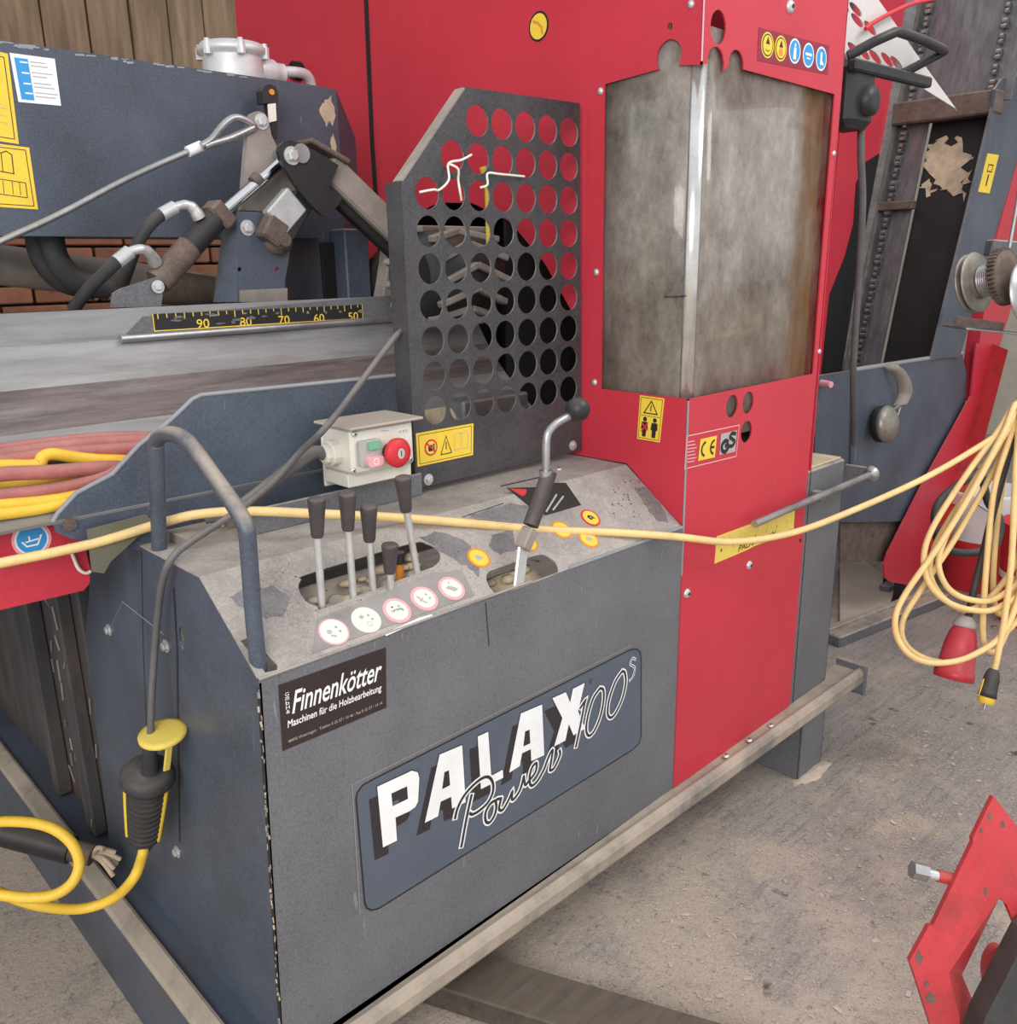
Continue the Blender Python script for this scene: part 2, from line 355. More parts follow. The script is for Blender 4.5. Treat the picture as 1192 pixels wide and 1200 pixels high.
def glyphs(body, shear, bold):
    k = (body, shear, bold)
    if k not in _gl:
        c = bpy.data.curves.new('glyphs', 'FONT'); c.body = body; c.size = 1; c.shear = shear; c.offset = bold; c.resolution_u = 3
        o = bpy.data.objects.new('glyphs', c); COL.objects.link(o); bpy.context.view_layer.update()
        me = bpy.data.meshes.new_from_object(o.evaluated_get(bpy.context.evaluated_depsgraph_get()))
        _gl[k] = ([tuple(v.co) for v in me.vertices], [tuple(p.vertices) for p in me.polygons])
        bpy.data.objects.remove(o, do_unlink=True); bpy.data.curves.remove(c); bpy.data.meshes.remove(me)
    return _gl[k]
def catmull(P, res, closed=False):
    out = []; n = len(P)
    for i in range(n if closed else n-1):
        p0 = P[(i-1) % n] if (i > 0 or closed) else P[0]; p1 = P[i]; p2 = P[(i+1) % n]; p3 = P[(i+2) % n] if (i+2 < n or closed) else P[n-1]
        for k in range(res):
            t = k/res
            out.append(.5*((2*p1)+(p2-p0)*t+(2*p0-5*p1+4*p2-p3)*t*t+(3*p1-p0-3*p2+p3)*t**3))
    if not closed: out.append(P[-1])
    return out
def cat2(pts, res):
    return [(v.x, v.y) for v in catmull([Vector((p[0], p[1], 0)) for p in pts], res)]
def circ(c, r, n=20, ry=None): return [(c[0]+r*math.cos(2*math.pi*k/n), c[1]+(ry or r)*math.sin(2*math.pi*k/n)) for k in range(n)]
def rrect(a0, b0, a1, b1, r, n=4):
    out = []
    for cx, cy, t in ((a1-r, b0+r, -90), (a1-r, b1-r, 0), (a0+r, b1-r, 90), (a0+r, b0+r, 180)):
        for k in range(n+1): a = math.radians(t+90*k/n); out.append((cx+r*math.cos(a), cy+r*math.sin(a)))
    return out
def bil(q, s, t):
    """point in a quad q = [bottom-left, bottom-right, top-right, top-left]"""
    a = [q[0][i]+(q[1][i]-q[0][i])*s for i in (0, 1)]; b = [q[3][i]+(q[2][i]-q[3][i])*s for i in (0, 1)]
    return (a[0]+(b[0]-a[0])*t, a[1]+(b[1]-a[1])*t)
def tag(o, label, cat, group=None, kind=None):
    if label: o['label'] = label
    if cat: o['category'] = cat
    if group: o['group'] = group
    if kind: o['kind'] = kind
    return o
def thing(name, label, cat, loc=(0, 0, 0), group=None):
    o = bpy.data.objects.new(name, None); COL.objects.link(o); o.location = loc; o.empty_display_size = .1
    ORG[o.name] = Vector(loc); return tag(o, label, cat, group)
_shared = {}
def put(kind, parent, loc, n, scale=1.):
    """a bolt / rivet / screw: shared mesh along +Z placed on a surface with normal n"""
    if kind not in _shared:
        m = MB()
        if kind == 'bolt':
            m.lathe((0, 0, -.001), (0, 0, 1), [(0, .014), (.003, .014)], ZINC, 16, False); m.lathe((0, 0, .002), (0, 0, 1), [(0, .0095), (.006, .0095), (.0075, .007)], ZINC, 6, False)
        elif kind == 'rivet': m.lathe((0, 0, -.001), (0, 0, 1), [(0, .0075), (.003, .0075), (.0055, .005), (.0065, .001)], ZINC, 14)
        elif kind == 'screw':
            m.lathe((0, 0, -.001), (0, 0, 1), [(0, .013), (.002, .013), (.006, .010), (.0075, .004)], ZINC, 16); m.lathe((0, 0, .006), (0, 0, 1), [(0, .004), (.0022, .004)], BLACK, 6, False)
        o = m.build('proto'); _shared[kind] = o.data; bpy.data.objects.remove(o, do_unlink=True)
    o = bpy.data.objects.new(kind, _shared[kind]); COL.objects.link(o); o.parent = parent
    o.location = Vector(loc)-ORG.get(parent.name, Vector()); o.rotation_euler = Vector(n).to_track_quat('Z', 'Y').to_euler(); o.scale = (scale,)*3
    return o

# ================================================================== SETTING
fl = MB().box((-4, -4, -.12), (9, 3.2, 0), CONC).build('floor'); fl['kind'] = 'structure'
wb = MB().box((-3, 2.65, 0), (9, 2.85, 4.2), TIMBER).build('wall_back'); wb['kind'] = 'structure'
wr = MB().box((8.2, -3.0, 0), (8.4, 2.65, 4.2), PALE).build('wall_right'); wr['kind'] = 'structure'
x = -.45; k = 0
bd = None
while x < 2.75:
    w = random.choice((.155, .17, .185, .165)); d = random.uniform(0, .012)
    MB().box((x, 2.618-d, 1.98), (x+w-.007, 2.65, 3.3), WOOD, .004).build('board', wb); x += w
MB().box((-.45, 2.55, 3.06), (2.75, 2.618, 3.2), WOOD, .006).build('top_rail', wb)
brick = MB().rbox((0, 0, 0), (.117, .03, .031), Matrix.Identity(3), BRICKM, .005).build('brick', wb); used = False
for row in range(10):
    for c in range(11):
        o = brick if not used else bpy.data.objects.new('brick', brick.data)
        if used: COL.objects.link(o); o.parent = wb
        used = True
        o.location = (-.1+c*.246+(row % 2)*.123, 2.622-random.uniform(0, .006), 1.945-row*.072)

# ================================================================== THE FIREWOOD PROCESSOR
FP = thing('firewood_processor', 'slate grey and red firewood processor with levers, perforated guard and sawdust on top', 'machine')

SL0, SL1 = Vector((0, 0, .966)), Vector((0, .18, 1.098))          # the sloping control deck
SLOPE = Pl(SL0, (1, 0, 0), SL1-SL0); SLEN = (SL1-SL0).length
XR = 1.152                                                       # left face of the saw cabinet

# ---- base frame
base = MB().poly(Pl((0, -.05, 0), (1, 0, 0), (0, 0, 1)), [(-.110, 0), (-.01, 0), (-.01, .245), (-.075, .245), (-.112, .232), (-.112, .222)], -2.05, 0, GBN).build('base_beam', FP)
MB().poly(Pl((0, .0, 0), (1, 0, 0), (0, 0, 1)), [(-.116, .228), (-.078, .242), (-.078, .254), (-.084, .256), (-.112, .246), (-.118, .238)], -2.0, 0, DUSTRAIL).build('dust_ledge', base)
rail = MB()
prof = [(.03, .246), (-.010, .246), (-.012, .255), (-.020, .258), (-.032, .252), (-.038, .241), (-.038, .214), (-.034, .206), (-.022, .203), (.03, .203)]
n = len(prof); vs = []
for xx, sh, zs in ((-.15, .004, -.036), (2.14, -.034, .004)): vs += [(xx, y_+(sh if y_ < .02 else 0), z_+zs) for y_, z_ in prof]
rail.raw(vs, [(i, (i+1) % n, n+(i+1) % n, n+i) for i in range(n)]+[tuple(range(n-1, -1, -1)), tuple(range(n, 2*n))], DUSTRAIL)
rl = rail.build('base_rail', FP)
fr = MB(); fr.box((2.135, -.078, .165), (2.15, .03, .275), G, .003).build('rail_end_plate', rl)
MB().box((-.1, .0, .2), (2.1, .9, .23), G).build('base_plate', FP)
for q in [(868, 862), (893, 845), (850, 884)]:
    p = U(*q, 2, .248); put('screw', rl, (p.x, -.006-.012*p.x, .2445), (0, 0, 1), .8)
# foot under the rail
leg = MB(); L0 = U(935, 915, 2, 0)
PL_ = Pl((0, L0.y, 0), (1, 0, 0), (0, 0, 1))
leg.box((L0.x, L0.y, 0), (L0.x+.15, L0.y+.006, .2), G, .002)
leg.box((L0.x, L0.y, 0), (L0.x+.006, L0.y+.19, .2), G, .002)
leg.box((L0.x+.144, L0.y, 0), (L0.x+.15, L0.y+.19, .2), G, .002)
leg.build('leg', FP)
leg2 = MB(); leg2.box((-.09, -.02, 0), (.06, .13, .2), G, .004); leg2.build('leg', FP)

# ---- console: front sheet
fp = MB()
fp.poly(FRONT, [(-.029, .20), (XR-.002, .235), (XR-.002, .966), (.0, .966)], -.004, 0, G)
front = fp.build('console_front_panel', FP)
# narrow rolled lip along the top edge, worn bright on the right
lip = MB(); lip.tube([(0.0, .003, .966), (.62, .003, .966)], .004, G, 8); lip.build('rolled_edge', front)
lip = MB(); lip.tube([(.735, .002, .967), (1.15, .002, .967)], .0042, S_TRIM, 8); lip.build('rolled_edge', front)
# sheet joint between the two halves of the front
a0, a1 = FRONT.px(569, 706), FRONT.px(573, 757)
MB().stroke(FRONT, [a0, a1], .0025, .0006, S_SH).build('sheet_joint', front)
# crumbling sealing strip at the left corner
seal = MB(); rnd = random.Random(3)
pts = []
for i in range(60):
    z = .955-i*.0118; t = (.966-z)/.731
    pts.append(Vector((-.002-.029*t, -.0005, z)))
seal.tube(pts, .0024, BLACK, 6, False)
for p in pts:
    for k in range(2):
        if rnd.random() < .4: a = p+Vector((rnd.uniform(-.003, .001), -.002, rnd.uniform(-.006, .006))); seal.tube([a, a+Vector((rnd.uniform(-.001, .001), 0, -rnd.uniform(.003, .012)))], rnd.uniform(.0008, .002), DUSTARM if rnd.random() < .7 else CHIP, 5, False)
seal.build('sealing_strip', front)
# ---- dealer sticker
q = FRONT.pxs([(331, 880), (452.5, 829), (452, 758.5), (326, 803)])
st = MB(); st.poly(FRONT, q, .0002, .001, S_BR)
def onq(q, s, t): return bil(q, s, t)
def qtext(mb, pl, q, body, s0, s1, t0, t1, h, m, shear=0., bold=0.):
    """letters warped into the cell s0..s1, t0..t1 of a quad"""
    vs, fs = glyphs(body, shear, bold)
    x0 = min(v[0] for v in vs); x1 = max(v[0] for v in vs); y0 = min(v[1] for v in vs); y1 = max(v[1] for v in vs)
    mb.raw([pl.P(*bil(q, s0+(v[0]-x0)/(x1-x0)*(s1-s0), t0+(v[1]-y0)/(y1-y0)*(t1-t0)), h) for v in vs], fs, m)
qtext(st, FRONT, q, 'Finnenkötter', .10, .955, .50, .84, .0014, S_W, .35, .012)
qtext(st, FRONT, q, 'Maschinen für die Holzbearbeitung', .055, .95, .285, .43, .0014, S_W, .1, .012)
qtext(st, FRONT, q, '48493 Wettringen · Telefon 0 25 57 / 10 46 · Fax 0 25 57 / 14 14', .05, .955, .075, .135, .0014, S_GR)
for i, ch in enumerate('GmbH&'):
    qtext(st, FRONT, q, ch, .05, .082, .80-i*.066, .855-i*.066, .0014, S_W)
st.build('dealer_sticker', front)

# ---- logo decal
def z2(L): return [FRONT.px(410+x/3.406, 760+y/3.406) for x, y in L]
def z1(L): return [FRONT.px(520+x/4.967, 760+y/4.967) for x, y in L]
lg = MB()
bx = z2([(8, 545), (1172, -22), (1172, 372), (42, 1060)])
lg.poly(FRONT, z2([(24, 600), (28, 575), (50, 545), (90, 522), (1120, 4), (1145, 2), (1158, 14), (1162, 40), (1162, 350), (1154, 378), (1130, 402), (115, 1036), (85, 1044), (66, 1034), (58, 1010)]), .0001, .0008, S_LB)
lg.stroke(FRONT, z2([(24, 600), (28, 575), (50, 545), (90, 522), (1120, 4), (1145, 2), (1158, 14), (1162, 40), (1162, 350), (1154, 378), (1130, 402), (115, 1036), (85, 1044), (66, 1034), (58, 1010)]), .0032, .0012, S_K, True)
lg.stroke(FRONT, z2([(40, 1062), (8, 543), (1120, -12)]), .0018, .0011, S_TRIM)
LET = [
 ([(107, 550), (245, 486), (268, 492), (275, 515), (270, 610), (258, 632), (235, 648), (180, 673), (186, 765), (130, 792)], [[(163, 577), (226, 548), (230, 598), (168, 628)]]),
 ([(356, 422), (446, 384), (460, 612), (406, 637), (402, 590), (360, 610), (350, 668), (297, 694)], [[(375, 492), (393, 484), (398, 544), (366, 560)]]),
 ([(508, 350), (550, 331), (562, 507), (608, 482), (610, 514), (521, 560)], []),
 ([(680, 258), (765, 222), (774, 424), (722, 448), (720, 400), (685, 417), (676, 468), (634, 494)], [[(697, 330), (715, 322), (718, 377), (690, 390)]]),
 ([(806, 197), (860, 173), (877, 214), (888, 160), (935, 136), (909, 250), (938, 318), (890, 345), (872, 300), (858, 366), (813, 390), (846, 276)], []),
]
for o_, hs in LET:                                              # dark drop shadows first, then the white letters
    lg.poly(FRONT, z2([(x-32, y+52) for x, y in o_]), None, .0014, S_SH, [z2([(x-32, y+52) for x, y in h]) for h in hs])
for o_, hs in LET:
    c = z2(o_)
    lg.stroke(FRONT, c, .0035, .0017, S_SH, True)
    lg.poly(FRONT, c, None, .002, S_W, [z2(h) for h in hs])
SCRIPT = [   # handwriting, pixel paths in the second close-up
 [(62, 985), (75, 930), (110, 860), (160, 800), (215, 755), (255, 745), (280, 775), (282, 830), (255, 890), (210, 935), (165, 962), (148, 955)],
 [(158, 850), (140, 930), (120, 1030), (105, 1115), (98, 1150)],
 [(300, 880), (268, 900), (240, 950), (240, 1000), (262, 1010), (290, 970), (302, 920), (300, 880), (330, 870)],
 [(330, 870), (318, 930), (340, 935), (375, 875), (395, 830), (392, 870), (405, 872), (440, 820), (462, 740)],
 [(462, 740), (470, 790), (490, 770), (530, 715), (535, 665), (510, 690), (495, 750), (505, 795), (540, 770), (580, 700)],
 [(580, 700), (610, 620), (630, 590), (620, 660), (615, 705), (640, 690), (672, 620), (670, 590)],
 [(765, 570), (780, 500), (800, 400), (815, 320), (820, 300), (790, 345)],
 [(905, 230), (865, 290), (835, 390), (825, 470), (840, 505), (870, 480), (905, 400), (925, 310), (925, 240), (905, 230)],
 [(1035, 130), (995, 190), (960, 290), (950, 370), (965, 400), (995, 375), (1035, 290), (1055, 200), (1050, 140), (1035, 130)],
 [(1112, 62), (1095, 55), (1082, 90), (1108, 110), (1098, 160), (1078, 185)],
]
for i, s_ in enumerate(SCRIPT):
    p = z1(cat2(s_, 5)); w = .0068 if i < 9 else .003
    lg.stroke(FRONT, p, w+.0075 if i < 9 else .007, .0023, S_W)
for i, s_ in enumerate(SCRIPT):
    p = z1(cat2(s_, 5)); lg.stroke(FRONT, p, .0068 if i < 9 else .0026, .0026, S_SH)
c = z1([(853, 188)])[0]; lg.stroke(FRONT, circ(c, .006, 12), .001, .0012, S_K, True); lg.text(FRONT, 'R', c[0]-.0025, c[1]-.003, .005, .006, .0012, S_K)
lg.build('logo_decal', front)

# ---- console: left side sheet
_v = Vector((.030, 0, .731)).normalized(); SIDE = Pl(Vector((0, 0, .966))-_v*.966, (0, -1, 0), _v)   # leans out towards the floor
sp = MB()
out = [(0.0, .945), (0, .235), (-.86, .235), (-.86, .60), (-.74, .98), (-.62, 1.075), (-.50, 1.104), (-.18, 1.096), (0, .966)]
out = [(.0, .962), (.0, .24), (-.82, .24), (-.82, .80), (-.735, .98), (-.60, 1.06), (-.50, 1.098), (-.34, 1.098), (-.18, 1.092)]
hole = SIDE.px(213, 748)
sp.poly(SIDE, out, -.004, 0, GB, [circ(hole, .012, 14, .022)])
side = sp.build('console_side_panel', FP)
for q in [(195, 757), (128, 738), (71, 718), (208, 998)]:
    a, b = SIDE.px(*q); put('bolt', side, SIDE.P(a, b, 0), (-1, 0, 0), .95)
sc = MB(); sc.stroke(SIDE, SIDE.pxs([(144, 705), (192, 743)]), .003, .0008, S_TRIM); sc.stroke(SIDE, SIDE.pxs([(144, 705), (130, 735)]), .0015, .0008, S_TRIM)
sc.build('scratch', side)
MB().stroke(SIDE, SIDE.pxs([(166, 640), (168, 760), (172, 860)]), .003, .0006, S_SH).build('sheet_joint', side)
shadow = MB(); shadow.stroke(SIDE, SIDE.pxs([(204, 690), (208, 760), (209, 860), (211, 985)]), .006, .0012, S_SH); shadow.build('shadow_line', side)  # dark stroke painted for a faint shadow line down the sheet

# rough chassis behind the side sheet (left of it in view)
ch = MB()
CHASSIS = mat('dirty_chassis_paint', (.06, .058, .062), .6, var=.4, vs=5, streak=(3, 3, .7), grime=.85, gcol=(.125, .085, .06), gs=3.5, dust=.5)
ch.box((-.012, .822, .24), (.03, 1.9, 1.02), CHASSIS, .004)
ch.box((-.045, .87, .25), (-.012, .93, .99), CHASSIS, .004)
ch.box((-.05, 1.12, .25), (-.012, 1.16, .99), CHASSIS, .004)
ch.build('chassis_frame', FP)
chp = MB(); rnd = random.Random(5)
for i in range(26):
    y = rnd.uniform(.84, 1.1); z = rnd.uniform(.28, .9); a = Vector((-.016 if not .86 < y < .94 else -.048, y, z))
    chp.bar(a, a+Vector((rnd.uniform(-.006, 0), rnd.uniform(-.02, .02), rnd.uniform(.02, .06))), .004, .002, DUSTARM)
o = chp.build('wood_splinters', FP); o['kind'] = 'stuff'
# black push rod low on the left with a rusty end
pr = MB(); A = U(-60, 955, 0, -.13); B = U(84, 996, 0, -.13); B = Vector((-.13, A.y*.0+B.y, B.z)); A = Vector((-.32, B.y+.25, B.z+.015))
pr = MB(); A = UD(-60, 958, 2.02); B = UD(84, 996, 2.02)
pr.tube([A, B], .032, BLACK, 16); pr.tube([B, B+(B-A).normalized()*.05], .024, RUST, 14)
prr = pr.build('drawbar_rod', FP)
tw = MB(); Cc = B+(B-A).normalized()*.05
for i in range(7):
    d = Vector((rnd.uniform(.01, .05), rnd.uniform(-.05, -.02), rnd.uniform(-.07, .03)))
    tw.tube([Cc, Cc+d*.5+Vector((0, 0, .012)), Cc+d], .006, CHIP, 6, True, 4)
tw.build('rope_end', prr)

# ---- console: sloping deck and flat deck
slotA = SLOPE.pxs([(350, 690), (353, 679), (362, 672), (480, 637), (500, 637), (513, 644), (516, 655), (508, 664), (495, 669), (386, 711), (372, 711), (358, 704)])
slotB = SLOPE.pxs([(570, 679), (572, 671), (580, 667), (627, 651), (640, 651), (651, 659), (654, 668), (648, 674), (590, 695), (577, 692)])
def smooth2(L, r=3): return [(v.x, v.y) for v in catmull([Vector((p[0], p[1], 0)) for p in L], r, True)]
slotA = smooth2(slotA); slotB = smooth2(slotB)
dk = MB(); dk.poly(SLOPE, [(.0, .0), (XR-.003, .0), (XR-.003, SLEN), (.0, SLEN)], -.003, 0, DUSTY, [slotA, slotB, SLOPE.pxs([(282, 751), (293, 747), (325, 779), (325, 785), (311, 788)])])
deck = dk.build('control_deck', FP)
dt = MB(); dt.poly(PZ(1.098), [(.0, .18), (XR-.003, .18), (XR-.003, .50), (.0, .50)], -.003, 0, DUSTY); dt.build('flat_deck', FP)
# grey label strip under the round stickers
ls = MB(); ls.poly(SLOPE, SLOPE.pxs([(366, 766), (556, 698), (541, 668), (505, 672), (372, 726)]), .0002, .0012, LABELSTRIP); ls.build('label_strip', deck)
glare = MB(); glare.stroke(SLOPE, SLOPE.pxs([(452, 744), (470, 736), (492, 726), (506, 722)]), .006, .0014, S_W); glare.build('worn_edge', deck)  # white stroke paints the glare on the worn deck edge
# patches where the dust has been wiped off the grey paint
WIPED = mat('wiped_grey_paint', (.155, .145, .148), .5, var=.3, vs=14, grime=.4, gcol=(.30, .27, .25), gs=16, grain=.4)
def ragg(pts, amt, seed, k=4):
    rn_ = random.Random(seed); o_ = []
    for i in range(len(pts)):
        a, b = pts[i], pts[(i+1) % len(pts)]
        for j in range(k): t = j/k; o_.append((a[0]+(b[0]-a[0])*t+rn_.uniform(-amt, amt), a[1]+(b[1]-a[1])*t+rn_.uniform(-amt, amt)))
    return o_
for i, pts in enumerate(([(268, 700), (285, 690), (318, 688), (340, 700), (335, 720), (312, 725), (292, 718)], [(492, 630), (515, 622), (545, 634), (562, 652), (562, 676), (546, 664), (524, 652)], [(548, 604), (598, 590), (636, 594), (640, 606), (600, 614), (562, 612)], [(744, 572), (756, 570), (775, 592), (783, 612), (772, 612), (758, 596)], [(578, 625), (600, 622), (606, 644), (585, 650), (572, 640)])):
    m = MB(); m.poly(SLOPE, ragg(SLOPE.pxs(pts), .0035, i), None, .0004, WIPED); m.build('wiped_patch', deck)
m = MB(); rn_ = random.Random(44)
for i in range(40):
    c = SLOPE.px(rn_.uniform(715, 770), rn_.uniform(562, 606)); m.disc(SLOPE, c, rn_.uniform(.001, .0028), .0005+i*1e-6, S_SH, 7)
for i in range(30):
    c = SLOPE.px(rn_.uniform(300, 560), rn_.uniform(640, 720)); m.disc(SLOPE, c, rn_.uniform(.0008, .002), .0005+i*1e-6, S_SH, 7)
o = m.build('oil_spots', deck); o['kind'] = 'stuff'
# round stickers in the front row
RND = [(391, 741), (429, 727), (465, 716), (497, 702), (529, 690)]
for i, q in enumerate(RND):
    c = SLOPE.px(*q); m = MB(); R = .0278
    m.poly(SLOPE, circ(c, R, 30), .0012, .002, S_PK if i != 1 else S_CR); m.disc(SLOPE, c, R*(.9 if i < 2 else .78), .0024, S_CR, 28)
    def tri(dx, dy, s, up): m.raw([SLOPE.P(c[0]+dx-s, c[1]+dy-(s if up else -s), .0028), SLOPE.P(c[0]+dx+s, c[1]+dy-(s if up else -s), .0028), SLOPE.P(c[0]+dx, c[1]+dy+(s if up else -s), .0028)], [(0, 1, 2) if up else (0, 2, 1)], S_G)
    if i < 4: tri(.008, .008, .003, True); tri(.011, -.004, .003, False)
    if i == 0: m.disc(SLOPE, (c[0]-.008, c[1]+.002), .005, .0028, S_GR, 12); m.stroke(SLOPE, [(c[0]-.008, c[1]-.006), (c[0]-.001, c[1]-.010)], .004, .0028, S_GR)
    if i == 1: m.disc(SLOPE, (c[0]-.006, c[1]+.008), .0045, .0028, S_GR, 12); m.stroke(SLOPE, circ((c[0]+.001, c[1]-.01), .005, 10), .001, .0028, S_GR, True)
    if i == 2: m.text(SLOPE, 'OPTIMA', c[0]-.012, c[1]-.002, .024, .005, .0028, S_K); m.disc(SLOPE, (c[0]-.006, c[1]+.009), .002, .0028, S_K, 8)
    if i == 3: m.stroke(SLOPE, [(c[0]-.012, c[1]+.008), (c[0]-.006, c[1]-.006), (c[0]-.002, c[1]-.010)], .004, .0028, S_GR); m.stroke(SLOPE, [(c[0]-.012, c[1]-.003), (c[0]-.003, c[1]+.002)], .003, .0028, S_GR)
    if i == 4: m.raw([SLOPE.P(c[0]+a, c[1]+b, .0028) for a, b in ((-.013, .004), (-.004, .007), (.004, .002), (.013, -.006), (.002, -.010), (-.005, -.004))], [(5, 4, 3, 2, 1, 0)], S_GR); m.disc(SLOPE, (c[0]+.001, c[1]+.013), .002, .0028, S_G, 8)
    m.build('round_sticker', deck)
YST = [(561, 654), (618, 636), (658, 621), (692, 607), (690, 632)]
for i, q in enumerate(YST):
    c = SLOPE.px(*q); m = MB(); R = .0255
    m.poly(SLOPE, circ(c, R, 28), .0002, .0012, S_R if i == 3 else S_OR); m.disc(SLOPE, c, R*.82, .0016, S_Y, 26)
    m.raw([SLOPE.P(c[0]+a, c[1]+b, .002) for a, b in ((-.009, .003), (-.003, .009), (.006, .004), (.011, -.006), (.003, -.004), (-.004, -.008))], [(5, 4, 3, 2, 1, 0)], S_K if i in (1, 3) else S_GR)
    if i == 3: m.disc(SLOPE, c, .003, .0024, S_G, 8)
    m.build('warning_sticker', deck)
# worn arrow decal under the saw lever
ar = MB(); FD = PZ(1.098)
blk = [(594, 572), (628, 571), (640, 566), (663, 566), (681, 592), (640, 604), (628, 600)]
def dpx(p):   # deck sheet there is the slope
    return SLOPE.px(*p)
ar.poly(SLOPE, [dpx(p) for p in blk], .0002, .001, S_K)
ar.poly(SLOPE, [dpx(p) for p in [(597, 573), (617, 574), (616, 580), (612, 582)]], None, .0014, S_R)
for a, b in (((640, 600), (652, 580)), ((648, 598), (660, 582)), ((634, 597), (644, 578))):
    ar.stroke(SLOPE, [dpx(a), dpx(b)], .004, .0014, S_GR)
ar.stroke(SLOPE, [dpx((587, 570)), dpx((640, 558))], .004, .001, S_SH)
ar.build('arrow_decal', deck)
sc = MB(); sc.stroke(SLOPE, [SLOPE.px(542, 606), SLOPE.px(590, 590)], .002, .0006, S_SH); sc.stroke(SLOPE, [SLOPE.px(543, 606), SLOPE.px(600, 611)], .002, .0006, S_TRIM); sc.build('scratch', deck)
put('screw', deck, (FD.P(*FD.px(655, 550))), (0, 0, 1), .7)
# valve block and chips seen through the lever slot
vb = MB(); ca = SLOPE.px(432, 678)
c0 = SLOPE.P(ca[0], ca[1], -.075)
R_ = Matrix((SLOPE.u, SLOPE.v, SLOPE.n)).transposed()
vb.rbox(c0, (.17, .06, .02), R_, DUSTARM, .005)
valve = vb.build('valve_block', FP)
rnd = random.Random(11)
vc = MB()
for i in range(5):
    p = SLOPE.P(ca[0]-.12+i*.06, ca[1]-.01, -.055); vc.lathe(p, SLOPE.n, [(0, .022), (.018, .022), (.022, .017)], DUSTARM, 16)
vc.build('spool_caps', valve)
vw = MB()
for i in range(30):
    p = SLOPE.P(ca[0]+rnd.uniform(-.15, .15), ca[1]+rnd.uniform(-.05, .045), -.047+rnd.uniform(-.006, .012))
    vw.sphere(p, rnd.uniform(.008, .017), CHIP, 7, 5, (1.2, 1, .5))
o = vw.build('wood_chips', valve); o['kind'] = 'stuff'
cb = SLOPE.px(612, 674); rb = MB(); rb.rbox(SLOPE.P(cb[0], cb[1], -.075), (.10, .05, .02), R_, CHIP, .005)
for i in range(14):
    rb.sphere(SLOPE.P(cb[0]+rnd.uniform(-.08, .08), cb[1]+rnd.uniform(-.04, .04), -.052), rnd.uniform(.01, .02), CHIP, 7, 5, (1.2, 1, .6))
rb.build('lever_well', FP)
vv = MB(); p = SLOPE.P(*SLOPE.px(475, 668), -.03); q = U(474, 651, 1, p.y)
vv.lathe(p, (0, 0, 1), [(0, .008), (.035, .008)], S_OR, 10); vv.lathe(p+Vector((0, 0, .034)), (0, 0, 1), [(0, .011), (.022, .011)], BLACK, 12); vv.build('relief_valve', FP)

# ---- five hydraulic levers
LEV = [((377, 706), (372, 629), (371, 583), 1.), ((414, 698), (408, 621), (407, 577), 1.), ((437, 688), (433, 634), (432, 592), 1.), ((458, 690), (457, 671), (457, 637), .9), ((489, 671), (476, 599), (472, 558), 1.)]
for b_, g0, g1, s in LEV:
    B = SLOPE.P(*SLOPE.px(*b_), 0); y = B.y
    p0 = U(*g0, 1, y-.005); p1 = U(*g1, 1, y-.012); d = (p1-p0).normalized(); down = B+(B-p0).normalized()*.06
    m = MB(); m.tube([down, B, p0+d*.01], .0068, ZINC, 10); rod = m.build('control_lever', FP)
    L = (p1-p0).length; m = MB()
    m.lathe(p0, d, [(0, .010), (.004, .0112), (L*.5, .0132), (L*.8, .0152), (L*.93, .0158), (L*.97, .0146), (L, .0105)], GRIP, 18); m.build('grip', rod)

# ---- saw lever
B = SLOPE.P(*SLOPE.px(611, 690), -.02); y = B.y+.01
m = MB(); T = U(613, 640, 1, y); m.bar(B, T, .03, .008, ZINC, (0, 1, 0)); lev = m.build('saw_lever', FP)
cl = U(620, 624, 1, y); m = MB(); m.bar(T-(cl-T)*.2, cl+(cl-T)*.3, .026, .03, DUSTARM, (0, 1, 0)); put_ = m.build('clevis', lev)
g0 = U(622, 616, 1, y); g1 = U(644, 553, 1, y+.01); m = MB(); m.tube([g0, g1], .0165, GRIP, 16); m.build('grip_tube', lev)
P_ = [U(640, 556, 1, y+.01), U(640, 530, 1, y+.01), U(641, 512, 1, y+.01), U(645, 503, 1, y+.01), U(655, 494, 1, y+.008), U(672, 485, 1, y+.005)]
m = MB(); m.tube(P_, .0085, STEEL, 12, True, 5); m.tube([U(640, 562, 1, y+.01), U(640, 551, 1, y+.01)], .0145, STEEL, 14); m.build('lever_rod', lev)
m = MB(); m.sphere(U(677, 480, 1, y), .0262, BLACK, 24, 16); m.build('ball_knob', lev)

# ---- grab handle
hx = .016
P_ = [U(187, 650, 0, hx), U(185, 590, 0, hx), U(183, 530, 0, hx), U(184, 516, 0, hx), U(193, 509, 0, hx), U(207, 510, 0, hx), U(222, 520, 0, hx), U(250, 558, 0, hx), U(277, 596, 0, hx), U(288, 618, 0, hx), U(291, 640, 0, hx), U(297, 720, 0, hx), U(304, 790, 0, hx), U(312, 850, 0, hx)]
m = MB(); m.tube(P_, .0138, GB, 16, True, 4); m.build('grab_handle', FP)

